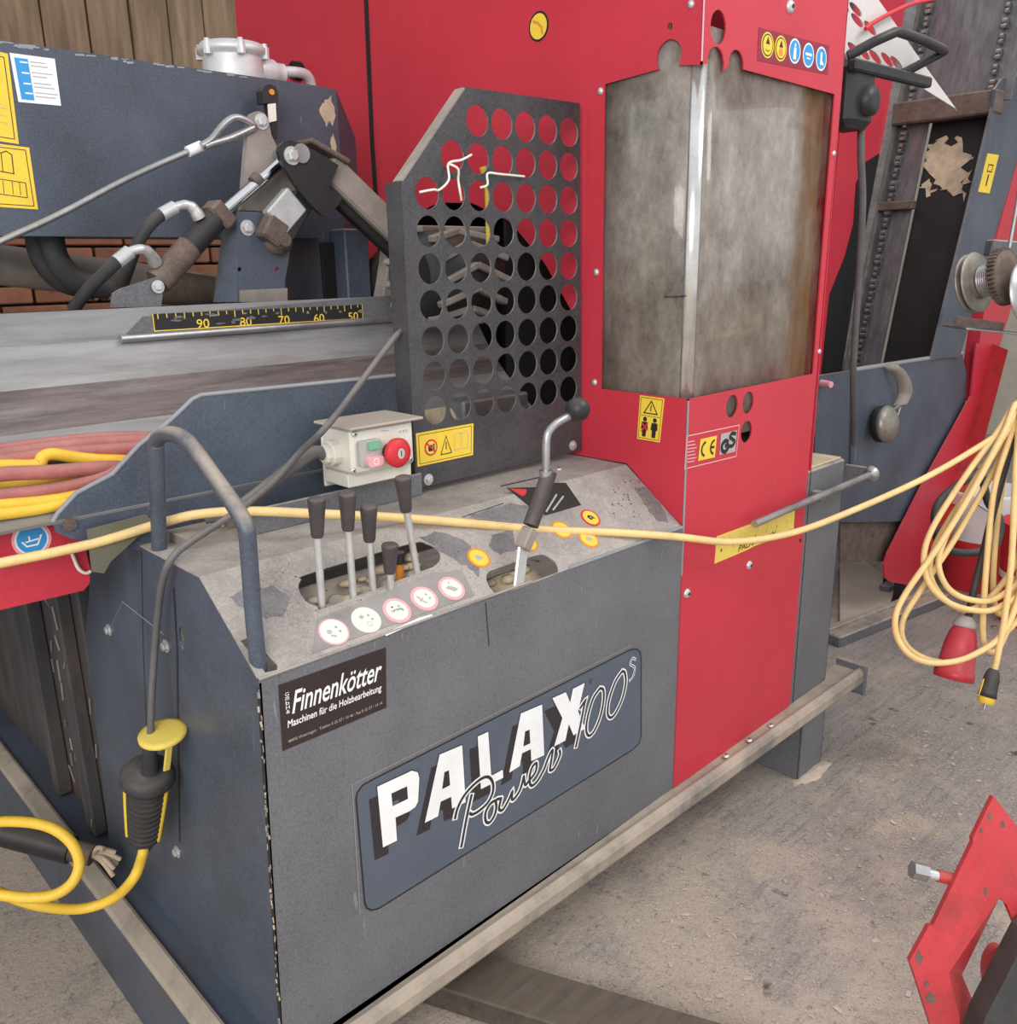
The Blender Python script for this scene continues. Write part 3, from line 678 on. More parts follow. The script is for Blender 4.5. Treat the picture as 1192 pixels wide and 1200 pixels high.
# ---- switch box on its bracket
bw = .27
q = [(412, 556), (486, 548), (486, 496), (419, 503)]
f0 = U(414, 556, 1, bw); f1 = U(487, 546, 1, bw); t0 = U(419, 502, 1, bw)
x0, x1, z0, z1_ = f0.x, f1.x, (f0.z+f1.z)/2, t0.z
sb = MB(); sb.box((x0, bw, z0), (x1, bw+.11, z1_), CREAM, .007); box = sb.build('switch_box', FP)
m = MB(); m.box((x0-.012, bw-.018, z1_), (x1+.014, bw+.118, z1_+.006), LIDTOP, .002); m.build('rain_cover', box)
m = MB(); m.box((x0+.002, bw+.11, z0-.04), (x1, bw+.118, z1_-.01), CREAM, .002); m.box((x0+.0, bw+.02, z0-.028), (x1+.004, bw+.11, z0), CREAM, .002); m.build('mounting_bracket', box)
BP = PY(bw)
def bpx(x, y): return BP.px(360+x/5.418, 460+y/5.418)
a, b = bpx(318, 470); c, d = bpx(446, 285)
m = MB(); m.poly(BP, rrect(a, b, c, d, .006), 0, .012, S_GR); sw = m.build('switch_plate', box)
m = MB(); a, b = bpx(362, 360); c, d = bpx(434, 300); m.poly(BP, rrect(a, b, c, d, .003), .012, .018, S_G); m.build('start_button', box)
m = MB(); a, b = bpx(352, 470); c, d = bpx(447, 385); m.poly(BP, rrect(a, b, c, d, .008), .012, .022, S_PK)
m.stroke(BP, circ(((a+c)/2, (b+d)/2), .006, 14), .0016, .0224, S_W, True); m.build('stop_button', box)
c = bpx(522, 370); m = MB(); m.lathe(BP.P(*c, 0), (0, -1, 0), [(0, .018), (.022, .018)], BLACK, 18); m.lathe(BP.P(*c, .018), (0, -1, 0), [(0, .024), (.004, .03), (.014, .031), (.02, .027), (.022, .016)], S_R, 24)
kp = Pl(BP.P(0, 0, .041), BP.u, BP.v); m.disc(kp, c, .009, .0004, ZINC, 14, .011); m.stroke(kp, [(c[0], c[1]-.006), (c[0], c[1]+.006)], .002, .0008, S_K); m.build('emergency_stop', box)
for q in ((300, 265), (293, 497), (655, 425)):
    put('screw', box, BP.P(*bpx(*q)), (0, -1, 0), .5)
m = MB(); a, b = bpx(570, 265); c_, d = bpx(640, 222); m.poly(BP, [(a, b), (c_, b), (c_, d), (a, d)], .0002, .0012, S_CR)
for i in range(6): m.stroke(BP, [(a+(c_-a)*(.1+i*.15), b+.002), (a+(c_-a)*(.1+i*.15), d-.003)], .0016 if i % 2 else .0008, .0016, S_K)
m.build('rating_label', box); m = MB(); m.stroke(BP, [bpx(470, 245), bpx(515, 240)], .0012, .0006, S_B); m.build('maker_print', box)
m = MB(); gl = U(382, 522, 1, bw+.05); gx = x0
gc = Vector((gx, bw+.055, (z0+z1_)/2-.005)); m.lathe(gc, (-1, 0, 0), [(0, .026), (.018, .026), (.02, .021), (.03, .021), (.034, .017)], CREAM, 12, False); m.build('cable_gland', box)
m = MB(); P_ = [gc+Vector((-.03, 0, 0)), U(368, 530, 1, bw+.06), U(345, 545, 1, bw+.065), U(318, 566, 1, bw+.07), U(290, 588, 1, bw+.07), U(270, 600, 1, bw+.08), U(240, 606, 1, bw+.1)]
m.tube(P_, .0135, GREYCORD, 12, True, 5); m.build('supply_cable', box)

# ---- flat bar at the back of the deck and gutter behind it
m = MB(); m.box((.16, .325, 1.098), (.60, .333, 1.15), G, .002); m.build('deck_upstand', FP)
m = MB(); m.box((.05, .333, 1.09), (.60, .424, 1.118), DUSTARM); m.build('dust_gutter', FP)
m = MB(); p = U(217, 594, 2, 1.13); m.lathe((p.x, .37, 1.12), (0, 0, 1), [(0, .014), (.012, .014)], ZINC, 6, False); m.lathe((p.x, .37, 1.13), (0, 0, 1), [(0, .009), (.02, .009)], BLACK, 10); m.build('stud_nut', FP)

# ================================================================== PERFORATED GUARD
GY = .33; GP = PY(GY)
gout = GP.pxs([(483, 574), (684, 527), (679, 123), (545, 104), (472, 213)])
gout[0] = (gout[4][0]+.002, gout[0][1]); gout[1] = (XR-.006, gout[1][1]); gout[2] = (XR-.02, gout[2][1])
cx = [.651+.0738*i for i in range(7)]; holes = []
for r_ in range(9):
    for c_ in range(7):
        if (r_ == 0 and c_ < 2) or (r_ == 1 and c_ < 1): continue
        holes.append(circ((cx[c_], 1.899-.0768*r_), .0325, 22))
g = MB(); g.poly(GP, gout, -.004, 0, GD, holes, STEEL)
# folded flanges on the left and slanted edges
def flange(mb, pl, a, b, dep, m, t=.004):
    A = pl.P(*a); B = pl.P(*b); d = (B-A).normalized(); n = pl.n; x = d.cross(n)
    vs = []
    for p in (A, B):
        for h in (0, -dep): vs += [p+n*h, p+n*h+x*t]
    mb.raw(vs, [(0, 4, 6, 2), (1, 3, 7, 5), (0, 1, 5, 4), (2, 6, 7, 3), (0, 2, 3, 1), (4, 5, 7, 6)], m)
flange(g, GP, gout[4], gout[0], .055, GD); 
guard = g.build('perforated_guard', FP)
m = MB(); flange(m, GP, gout[3], gout[4], .03, DUSTARM); flange(m, GP, gout[2], gout[3], .012, GD); m.build('guard_flange', guard)
for q in ((502, 562), (671, 522)): put('bolt', guard, GP.P(*GP.px(*q)), (0, -1, 0), .95)
m = MB(); q = GP.pxs([(489, 547), (554, 533), (554.5, 496), (487, 508)]); m.poly(GP, q, .0002, .0014, S_Y)
fr_ = [bil(q, s, t) for s, t in ((.04, .07), (.96, .07), (.96, .93), (.04, .93))]; m.stroke(GP, fr_, .0012, .0018, S_K, True)
c = bil(q, .24, .5); m.disc(GP, c, .019, .0018, S_R, 24); m.disc(GP, c, .015, .0021, S_Y, 24)
m.raw([GP.P(c[0]+a, c[1]+b, .0024) for a, b in ((-.008, -.008), (.004, -.008), (.004, .006), (-.008, .006))], [(0, 1, 2, 3)], S_K); m.disc(GP, (c[0]+.008, c[1]+.006), .0026, .0024, S_K, 8); m.stroke(GP, [(c[0]+.008, c[1]+.002), (c[0]+.008, c[1]-.009)], .004, .0024, S_K)
m.stroke(GP, [(c[0]-.012, c[1]+.011), (c[0]+.012, c[1]-.011)], .004, .0027, S_R)
tr = [bil(q, s, t) for s, t in ((.41, .22), (.60, .22), (.505, .76))]; m.stroke(GP, tr, .0022, .0018, S_K, True); m.stroke(GP, [bil(q, .505, .36), bil(q, .505, .58)], .0025, .0018, S_K)
bk = [(.66, .25), (.78, .30), (.90, .25), (.90, .72), (.86, .80), (.80, .78), (.78, .72), (.76, .78), (.70, .80), (.66, .72)]
m.stroke(GP, [bil(q, *p) for p in bk], .0014, .0018, S_GR, True); m.stroke(GP, [bil(q, .78, .30), bil(q, .78, .72)], .0012, .0018, S_GR); m.build('warning_label', guard)
# white cable ties and a knotted string on the guard
def gz(x, y, h=.006): return GP.P(*GP.px(420+x/2.61, 60+y/2.61), h)
for pts in ([(180, 432), (215, 425), (240, 425), (262, 395), (268, 345), (300, 335), (338, 318)], [(268, 345), (290, 362), (298, 395), (296, 430), (308, 456)], [(365, 418), (380, 410), (388, 375), (420, 378), (500, 384)]):
    m = MB(); m.tube([gz(x, y, .008+.008*(i % 2)) for i, (x, y) in enumerate(pts)], .0026, S_CR, 7, True, 5); m.build('cable_tie', guard)

# ================================================================== SAW CABINET
CX1 = 1.768
CP = PX(XR)
def cl_(x, y): return CP.px(x, y)
ztop = 2.62
# left face: red sheet with window opening and log mouth
# outline in (u = -Y, z)
def arc(c, r, a0, a1, n=8): return [(c[0]+r*math.cos(math.radians(a0+(a1-a0)*k/n)), c[1]+r*math.sin(math.radians(a0+(a1-a0)*k/n))) for k in range(n+1)]
wz0, wz1 = 1.284, 2.003
cb = cl_(784, 66); rb_ = .034
win = [(0, wz0), (-.27, wz0), (-.27, wz1)] + arc((cb[0], cb[1]), rb_, 220, -40, 14) + [(0, wz1)]
mouth = [(-.345, 1.16), (-.345, 1.42), (-.375, 1.48), (-.47, 1.60), (-.60, 1.71), (-.75, 1.765), (-.90, 1.775), (-1.0, 1.75), (-1.08, 1.68), (-1.11, 1.16)]
small = circ(cl_(785, 31), .0075, 10)
so = [(0, .955)] + win + [(0, ztop), (-1.19, ztop), (-1.205, 1.96), (-1.19, 1.09), (-.18, 1.101)]
m = MB(); m.poly(CP, so, -.004, 0, RED, [mouth, small]); cside = m.build('cabinet_side_sheet', FP)
for q in ((810, 5), (704, 107), (699, 319), (697, 448), ): a, b = cl_(*q); put('rivet', cside, CP.P(a, b), (-1, 0, 0), 1.15)
# small pictogram disc near the top
c = cl_(631.5, 31); m = MB(); m.poly(CP, circ(c, .034, 26), .0002, .001, S_K); m.disc(CP, c, .029, .0014, S_Y, 26); m.stroke(CP, [(c[0]-.018, c[1]+.014), (c[0]-.002, c[1]+.008), (c[0]+.011, c[1]-.004), (c[0]+.013, c[1]-.018)], .006, .0018, S_OR); m.build('rotation_sticker', cside)
# yellow people warning label
q = [cl_(*p) for p in ((747, 514), (773.5, 518.5), (779, 467), (750.5, 463))]
m = MB(); m.poly(CP, q, .0002, .0012, S_Y)
m.stroke(CP, [bil(q, s, t) for s, t in ((.06, .04), (.94, .04), (.94, .96), (.06, .96))], .0014, .0016, S_K, True)
m.stroke(CP, [bil(q, s, t) for s, t in ((.22, .62), (.78, .62), (.5, .90))], .003, .0016, S_K, True); m.stroke(CP, [bil(q, .5, .68), bil(q, .5, .80)], .003, .0016, S_K)
m.stroke(CP, [bil(q, .1, .56), bil(q, .9, .56)], .0012, .0016, S_K)
for s_, mm in ((.29, S_R), (.71, S_K)):
    h = bil(q, s_, .48); m.disc(CP, h, .006, .0018, S_K, 10)
    m.poly(CP, [bil(q, s_+a, b) for a, b in ((-.12, .42), (.12, .42), (.15, .25), (.09, .25), (.08, .08), (-.08, .08), (-.09, .25), (-.15, .25))], None, .0018, S_K)
    if mm is S_R: m.stroke(CP, [bil(q, s_-.12, .38), bil(q, s_+.12, .24)], .005, .002, S_R); m.stroke(CP, [bil(q, s_+.12, .38), bil(q, s_-.12, .2)], .004, .002, S_R)
m.build('people_warning_label', cside)

# front face
ho = circ(FRONT.px(842, 32), .03, 18, .034)
c1, c2 = FRONT.px(839, 74), FRONT.px(863, 76)
fw = [(XR, wz1)] + arc(c1, .033, 190, -20, 8) + arc(c2, .031, 190, -10, 8) + [(1.755, wz1+.006), (1.755, wz0+.002), (XR, wz0)]
lowh = [circ(FRONT.px(*q), .027, 16, .029) for q in ((858, 476), (877, 472), (875, 506))]
m = MB(); m.poly(FRONT, [(XR, .83), (CX1, .83), (1.775, 1.3), (1.795, ztop), (XR, ztop)] + fw, -.004, 0, RED, [ho]+lowh); cfront = m.build('cabinet_front_sheet', FP)
m = MB(); m.poly(FRONT, [(XR-.002, .235), (CX1-.004, .235), (CX1, .835), (XR-.002, .835)], .0, .003, RED); acc = m.build('access_panel', FP)
for q in ((804, 695), (877, 662)): put('screw', acc, FRONT.P(*FRONT.px(*q), .003), (0, -1, 0), 1.)
m = MB(); a, b = FRONT.px(937, 633); m.disc(FRONT, (a, b), .006, .004, S_K, 10); m.build('empty_screw_hole', acc)
a, b = FRONT.px(926, 8); put('screw', cfront, FRONT.P(a, b), (0, -1, 0), 1.2)
a, b = FRONT.px(809, 6)
for q in ((979, 180), (962, 412)): put('rivet', cfront, FRONT.P(*FRONT.px(q[0]-2, q[1])), (0, -1, 0))
# worn corner edge
m = MB(); m.tube([(XR+.001, .001, .84), (XR+.001, .001, 1.28)], .0028, S_TRIM, 8); m.build('worn_corner_edge', cfront); m = MB(); m.tube([(XR+.001, .001, 2.01), (XR+.001, .001, 2.4)], .0022, S_PK, 8); m.build('worn_corner_edge', cfront)
# right end of the cabinet and inner walls
m = MB(); m.poly(Pl((1.79, 0, 0), (0, 1, 0), (0, 0, 1)), [(.0, .235), (.55, .235), (.55, ztop), (.0, ztop)], -.004, 0, RED); m.build('cabinet_end_sheet', FP)
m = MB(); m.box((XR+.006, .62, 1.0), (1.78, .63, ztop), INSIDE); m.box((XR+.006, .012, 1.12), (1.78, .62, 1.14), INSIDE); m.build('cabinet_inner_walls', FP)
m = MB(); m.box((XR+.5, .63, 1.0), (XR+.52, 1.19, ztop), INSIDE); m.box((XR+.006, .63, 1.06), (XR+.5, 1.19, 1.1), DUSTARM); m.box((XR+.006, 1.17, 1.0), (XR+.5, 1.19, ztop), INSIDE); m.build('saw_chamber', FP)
WOODP = mat('pale_board', (.42, .26, .15), .7, var=.3, vs=5, streak=(9, 9, .6))
# things glimpsed inside: chain bar, wooden block, steel roller
m = MB(); m.bar((1.33, .12, 1.2), (1.50, .42, 1.9), .02, .12, STEEL, (0, 1, 0)); m.build('saw_bar', FP)
m = MB(); m.box((1.615, .025, 1.16), (1.755, .05, 2.1), WOODP, .004); m.build('wooden_backboard', FP)
m = MB(); m.box((1.40, .30, 1.14), (1.52, .44, 1.62), RED, .01); m.build('saw_carriage', FP)
# bent window sheet: left wing, tight bend, gently bowed front
path = [(XR+.007, .285), (XR+.007, .19), (XR+.007, .11), (XR+.007, .032)]
for k in range(1, 7): a = math.radians(180+15*k); path.append((XR+.032+.025*math.cos(a), .032+.025*math.sin(a)))
for k in range(1, 15): t = k/14; path.append((XR+.032+(1.762-XR-.032)*t, .007+.003*math.sin(t*math.pi*2)))
m = MB(); vs = []; n = len(path)
for z in (1.165, 2.085):
    for a, b in path: vs.append((a, b, z))
m.raw(vs, [(i, i+1, n+i+1, n+i) for i in range(n-1) if not 3 <= i < 9], ACRYL, True); m.raw(vs, [(i, i+1, n+i+1, n+i) for i in range(3, 9)], BEND, True); wn = m.build('saw_window', FP)
sol = wn.modifiers.new('thickness', 'SOLIDIFY'); sol.thickness = .003
# bend of the sheet, its highlight painted in
m = MB(); m.stroke(CP, [CP.px(*p) for p in ((777, 348), (790, 348), (803, 347))], .002, -.003, S_K); m.build('window_crack', wn)
# pictogram strip
q = FRONT.pxs([(887.5, 71), (970, 87.5), (971.5, 53.5), (889, 32)])
m = MB(); m.poly(FRONT, q, .0002, .001, S_DR)
PIC = [(899, 53), (914.5, 57), (931, 60), (947, 65), (962, 69)]
for i, p in enumerate(PIC):
    c = FRONT.px(*p); r = .0275
    m.disc(FRONT, c, r, .0014, S_Y if i < 2 else S_W, 26); m.disc(FRONT, c, r*.86, .0018, S_K if i < 2 else S_B, 26)
    if i < 2:
        m.disc(FRONT, c, r*.76, .0021, S_Y, 24); m.raw([FRONT.P(c[0]+a, c[1]+b, .0024) for a, b in ((-.009, .002), (.009, .002), (0, .018))], [(0, 1, 2)], S_K)
        if i == 1: m.disc(FRONT, (c[0], c[1]-.008), .009, .0024, S_OR, 12)
        else: m.stroke(FRONT, [(c[0]-.008, c[1]-.010), (c[0], c[1]-.013), (c[0]+.008, c[1]-.010)], .002, .0024, S_K)
    elif i == 2: m.disc(FRONT, (c[0], c[1]+.013), .004, .0021, S_W, 10); m.poly(FRONT, [(c[0]+a, c[1]+b) for a, b in ((-.005, .008), (.005, .008), (.007, -.018), (-.007, -.018))], None, .0021, S_W)
    elif i == 3: m.stroke(FRONT, [(c[0]-.014, c[1]+.002), (c[0]+.014, c[1]+.002)], .006, .0021, S_W); m.stroke(FRONT, [(c[0]-.008, c[1]-.007), (c[0]+.008, c[1]-.007)], .003, .0021, S_W)
    else: m.poly(FRONT, [(c[0]+a, c[1]+b) for a, b in ((-.006, .014), (.003, .014), (.003, -.004), (.012, -.010), (.012, -.014), (-.006, -.014))], None, .0021, S_W)
m.build('pictogram_strip', cfront)
# CE / GS plate
def cz(x, y): return FRONT.px(730+x/4.617, 440+y/4.617)
m = MB(); q = [cz(333, 505), cz(612, 437), cz(628, 268), cz(345, 328)]
m.stroke(FRONT, q, .0028, .001, S_PK, True)
for i in range(7): m.stroke(FRONT, [cz(345-i*.5, 362+i*18), cz(385+(i % 3)*6, 354+i*18)], .0028, .001, S_PK)
e = [cz(405, 462), cz(496, 442), cz(508, 325), cz(418, 345)]; m.poly(FRONT, e, None, .001, S_Y); m.stroke(FRONT, [bil(e, s, t) for s, t in ((.05, .05), (.95, .05), (.95, .95), (.05, .95))], .006, .0011, S_Y, True)
def carc(cx_, cy_, rx, ry, a0, a1): return [bil(e, cx_+rx*math.cos(math.radians(a0+(a1-a0)*k/10)), cy_+ry*math.sin(math.radians(a0+(a1-a0)*k/10))) for k in range(11)]
m.stroke(FRONT, carc(.42, .5, .28, .33, 110, 250), .006, .0015, S_K); m.stroke(FRONT, carc(.95, .5, .28, .33, 110, 250), .006, .0015, S_K); m.stroke(FRONT, [bil(e, .68, .5), bil(e, .88, .5)], .006, .0015, S_K)
e2 = [cz(520, 430), cz(606, 412), cz(616, 296), cz(530, 316)]; m.poly(FRONT, e2, None, .001, S_GR); 
def gp(L): return [bil(e2, *p) for p in cat2(L, 4)]
m.stroke(FRONT, gp([(.48, .55), (.30, .62), (.12, .45), (.15, .2), (.35, .1), (.5, .25), (.5, .38), (.35, .38)]), .011, .0014, S_K); m.stroke(FRONT, gp([(.92, .85), (.7, .9), (.58, .75), (.75, .62), (.9, .5), (.8, .32), (.55, .32)]), .010, .0014, S_K)
m.build('approval_plate', cfront)
# yellow scale sticker and the sliding rod in front of it
def sz(x, y): return FRONT.px(830+x/10.365, 590+y/10.365)
q = [sz(72, 770), sz(1035, 310), sz(1052, 55), sz(100, 400)]
m = MB(); m.poly(FRONT, q, .0002, .001, S_Y2); 
for i in range(40): m.stroke(FRONT, [bil(q, .04+i*.0235, .93), bil(q, .04+i*.0235, .70 if i % 5 else .60)], .0007, .0014, S_GR if i % 5 else S_K)
for i, ch in enumerate('1234567'): m.text(FRONT, ch, bil(q, .06+i*.138, .42)[0], bil(q, .06+i*.138, .42)[1], .005, .009, .0014, S_K)
m.stroke(FRONT, [bil(q, .02, .05), bil(q, .98, .05)], .001, .0014, S_K)
qtext(m, FRONT, q, 'PALAX Combi', .27, .75, .14, .36, .0014, S_K, .25, .01); m.build('scale_sticker', cfront)
m = MB(); A = U(884, 614, 1, -.035); B = U(1022, 555, 1, -.035); m.tube([A, B], .0105, STEEL, 14); rd = m.build('length_stop_rod', FP)
m = MB(); m.lathe(B+Vector((-.02, 0, 0)), (1, 0, 0), [(0, .013), (.012, .026), (.018, .026), (.022, .02)], STEEL, 18); m.box((B.x-.012, -.03, B.z-.012), (B.x+.0, .05, B.z+.02), G, .002); m.build('rod_collar', rd)
for xx in (1.80, ):
    m = MB(); m.box((xx, -.036, A.z-.015), (xx+.02, .0, A.z+.015), G, .003); m.build('rod_bracket', rd)

# grey end box right of the cabinet
m = MB(); m.box((1.772, .0, .235), (2.004, .34, 1.0), G, .005); eb = m.build('end_box', FP)
m = MB(); m.box((1.80, .01, 1.0), (1.998, .30, 1.006), CHIP, .002); o = m.build('sawdust_layer', eb); o['kind'] = 'stuff'
m = MB(); m.box((2.004, .004, .23), (2.012, .12, .99), BLACK, .002); m.build('edge_flange', eb)

# second red sheet behind
m = MB(); m.poly(PX(1.185), [(-1.215, 1.2), (-1.215, ztop+.2), (-2.055, ztop+.2), (-2.055, 1.2)], -.006, 0, RED); bs = m.build('rear_red_sheet', FP)
m = MB(); m.lathe(PX(1.185).P(*PX(1.185).px(352, 84)), (-1, 0, 0), [(0, .03), (.03, .03)], INSIDE, 16); m.build('hose_port', bs)

# ================================================================== LOG TROUGH
TY = .742; TP = PY(TY)
m = MB(); m.poly(TP, [(-1.2, 1.455), (XR-.004, 1.455), (XR-.004, 1.522), (-1.2, 1.522)], -.012, 0, TROUGH); m.build('trough_upper_rail', FP)
def chipmark(mb, pl, c, r, m_, seed):
    rn = random.Random(seed); n = 16; mb.poly(pl, [(c[0]+r[0]*rn.uniform(.5, 1.1)*math.cos(2*math.pi*k/n), c[1]+r[1]*rn.uniform(.5, 1.1)*math.sin(2*math.pi*k/n)) for k in range(n)], None, .0006, m_)
def sheet(mb, prof, x0, x1, m_, t=.006):
    """bent plate: profile of (Y, z) extruded along X"""
    n = len(prof); off = []
    for i in range(n):
        a = prof[max(0, i-1)]; b = prof[min(n-1, i+1)]; dy, dz = b[0]-a[0], b[1]-a[1]; l = math.hypot(dy, dz); off.append((prof[i][0]+dz/l*t, prof[i][1]-dy/l*t))
    vs = [(x, y, z) for x in (x0, x1) for y, z in prof+off]; k = 2*n
    fs = [(i, k+i, k+i+1, i+1) for i in range(n-1)]+[(n+i, n+i+1, k+n+i+1, k+n+i) for i in range(n-1)]
    for i in (0, n-1): fs.append((i, n+i, k+n+i, k+i))
    for b in (0, k): fs += [(b+i, b+i+1, b+n+i+1, b+n+i) for i in range(n-1)]
    mb.raw(vs, fs, m_, False)
m = MB(); sheet(m, [(.745, 1.456), (.735, 1.425), (.70, 1.375)], -1.2, XR-.004, TROUGH); m.build('trough_wall_sheet', FP)
m = MB(); sheet(m, [(.70, 1.375), (.665, 1.335), (.63, 1.30)], -1.2, XR-.004, TROUGHB); m.build('trough_wear_strip', FP)
m = MB(); sheet(m, [(.63, 1.30), (.57, 1.245), (.50, 1.195), (.43, 1.17)], -1.2, XR-.004, TROUGH); m.build('trough_bottom_sheet', FP)
# ruler bar with scale
m = MB(); m.poly(TP, TP.pxs([(140, 398), (462, 373), (470, 345), (166, 371)]), .0, .006, G); m.build('ruler_bar', FP)
m = MB(); A = TP.P(*TP.px(139, 397), .012); B = TP.P(*TP.px(464, 373), .012); m.tube([A, B], .008, STEEL, 10); m.build('ruler_bar_edge', FP)
RY = TP.off(.006)
q = RY.pxs([(181, 388), (425, 373), (424, 357), (178.5, 368)])
m = MB(); m.poly(RY, q, .0, .001, S_K); m.stroke(RY, [q[0], q[1], q[2]], .0022, .0014, S_Y); m.stroke(RY, [q[3], q[0]], .0022, .0014, S_Y)
for i, (ch, px_) in enumerate((('90', 238), ('80', 288), ('70', 333), ('60', 374), ('50', 414))):
    c = RY.px(px_, 378-i*2.1); m.text(RY, ch, c[0]-.016, c[1]-.012, .030, .020, .0014, S_Y, 0, .006)
for i in range(27):
    s = .02+i*.0367; m.stroke(RY, [bil(q, s, .98), bil(q, s, .98-(.22 if i % 3 else .4)*random.uniform(.6, 1.1))], .0022, .0014, S_Y)
rul = m.build('length_ruler', FP)
m = MB(); rn = random.Random(14)
for i in range(16):
    c = bil(q, rn.random(), rn.uniform(.2, .95)); chipmark(m, RY, c, (rn.uniform(.004, .018), rn.uniform(.002, .005)), G if rn.random() < .6 else DUSTARM, i)
for v in m.v: v.y -= .0016
o = m.build('scuff_marks', rul); o['kind'] = 'stuff'
# near side plate of the trough
NY = .43; NP = PY(NY)
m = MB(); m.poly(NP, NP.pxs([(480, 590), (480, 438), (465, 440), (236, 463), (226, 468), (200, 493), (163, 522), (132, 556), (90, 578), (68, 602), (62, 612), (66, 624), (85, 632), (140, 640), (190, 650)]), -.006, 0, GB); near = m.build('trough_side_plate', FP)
m = MB(); m.tube([NP.P(*NP.px(*p), -.002) for p in ((480, 438), (465, 440), (236, 463), (226, 468), (200, 493), (163, 522), (132, 556), (90, 578), (68, 602), (62, 612))], .0045, S_TRIM, 8); m.build('worn_edge', near)
m = MB(); m.lathe(NP.P(*NP.px(81, 614)), (0, -1, 0), [(0, .012), (.005, .012)], RUST, 14); m.build('pivot_pin', near)
# olive plate under it
m = MB(); m.poly(PY(.41), PY(.41).pxs([(102, 621), (172, 603), (180, 612), (150, 640), (130, 658), (122, 672), (108, 670)]), -.004, 0, S_GRN_OL); m.build('latch_plate', FP)
# red flap with oil-level sign
RPn = PY(.475)
m = MB(); b0 = [(-1.1, 1.035)] + RPn.pxs([(0, 715), (85, 695), (98, 692), (105, 684), (106, 668), (94, 615), (80, 590)]) + [(-1.1, 1.19)]; m.poly(RPn, b0, -.004, 0, RED); flap = m.build('red_side_flap', FP)
c = RPn.px(37, 632); m = MB(); m.disc(RPn, c, .033, .0008, S_PK, 28); m.disc(RPn, c, .028, .0012, S_W, 28); m.disc(RPn, c, .025, .0016, S_B, 28)
m.stroke(RPn, [(c[0]-.016, c[1]-.002), (c[0]-.010, c[1]-.011), (c[0]+.008, c[1]-.011), (c[0]+.016, c[1]+.005)], .003, .002, S_W); m.stroke(RPn, [(c[0]-.010, c[1]-.003), (c[0]+.010, c[1]-.001)], .003, .002, S_W); m.stroke(RPn, [(c[0]-.004, c[1]), (c[0]-.004, c[1]+.006)], .003, .002, S_W); m.build('oil_sign', flap)
m = MB(); P_ = [RPn.P(*RPn.px(*p), .01) for p in ((78, 636), (84, 652), (90, 665), (98, 670), (104, 668))]; m.tube(P_, .0035, CREAM, 7, True, 4); m.build('retaining_string', flap)

# ================================================================== REAR BEAM AND CLAMP
BY = 1.0; BPn = PY(BY)
m = MB(); m.poly(BPn, [(-.6, 1.676), (.80, 1.676), (.80, 1.50), (.89, 1.50), (.89, 2.062), (.84, 2.066), (-.6, 2.068)], -.18, 0, GB); beam = m.build('rear_beam', FP)
m = MB(); vs = [(.89, 1.0, 2.062), (.985, 1.06, 1.955), (.985, 1.06, 1.50), (.89, 1.0, 1.50)]; m.raw(vs, [(0, 3, 2, 1)], GB); m.raw([Vector(v)+Vector((-.003, .008, 0)) for v in vs], [(0, 1, 2, 3)], GB)
m.raw([vs[0], vs[1], Vector(vs[1])+Vector((-.003, .008, 0)), Vector(vs[0])+Vector((-.003, .008, 0))], [(0, 1, 2, 3)], GB); m.build('beam_end_gusset', beam)
m = MB()
chipmark(m, BPn, BPn.px(385, 130), (.03, .045), CHIP, 4); chipmark(m, BPn, BPn.px(391, 172), (.012, .04), CHIP, 9); m.build('paint_chip', beam)
m = MB(); rn = random.Random(2)
for i in range(34):
    a = .06+.55*rn.random()**1.6; l = rn.uniform(.003, .022); h_ = 2.0655-rn.uniform(0, .006); m.stroke(BPn, [(a, h_-rn.uniform(0, .002)), (a+l, h_)], rn.uniform(.0015, .005), .0006+i*1e-5, S_TRIM)
o = m.build('worn_edge', beam); o['kind'] = 'stuff'
# stickers on the beam
q = BPn.pxs([(21.5, 119.5), (71.5, 124), (64, 69), (11, 62)])
m = MB(); m.poly(BPn, q, .0002, .001, S_W); m.poly(BPn, [bil(q, s, t) for s, t in ((.08, .06), (.38, .06), (.38, .92), (.08, .92))], None, .0014, S_B)
for i, t in enumerate((.84, .62, .40, .20)):
    m.stroke(BPn, [bil(q, .2, t), bil(q, .35, t)], .003, .0018, S_W)
    for k in range(2): m.stroke(BPn, [bil(q, .43, t+.03-k*.08), bil(q, random.uniform(.7, .95), t+.03-k*.08)], .0022, .0014, S_GR)
m.build('instruction_sticker', beam)
q = BPn.pxs([(-70, 155), (22, 169), (9, 63), (-70, 45)]); m = MB(); m.poly(BPn, q, .0002, .001, S_Y)
m.stroke(BPn, [bil(q, s, t) for s, t in ((.04, .05), (.95, .05), (.93, .95), (.04, .95))], .0016, .0014, S_K, True)
for t in (.22, .30, .38): m.stroke(BPn, [bil(q, .5, t), bil(q, .88, t)], .0012, .0014, S_GR)
m.build('yellow_plate', beam)
q = BPn.pxs([(-70, 238), (44.5, 245.5), (34, 173), (-70, 160)]); m = MB(); m.poly(BPn, q, .0002, .001, S_Y)
m.stroke(BPn, [bil(q, s, t) for s, t in ((.04, .05), (.96, .05), (.95, .95), (.04, .95))], .0016, .0014, S_K, True)
m.stroke(BPn, [bil(q, s, t) for s, t in ((.55, .58), (.78, .55), (.78, .85), (.72, .9), (.66, .86), (.55, .88))], .002, .0014, S_K, True); m.stroke(BPn, [bil(q, .66, .57), bil(q, .66, .86)], .0016, .0014, S_K)
m.stroke(BPn, [bil(q, s, t) for s, t in ((.45, .22), (.90, .18), (.90, .42), (.45, .46))], .0016, .0014, S_K, True)
for s in (.55, .65, .75, .83): m.stroke(BPn, [bil(q, s, .22), bil(q, s, .42)], .0012, .0014, S_K)
m.build('manual_sticker', beam)
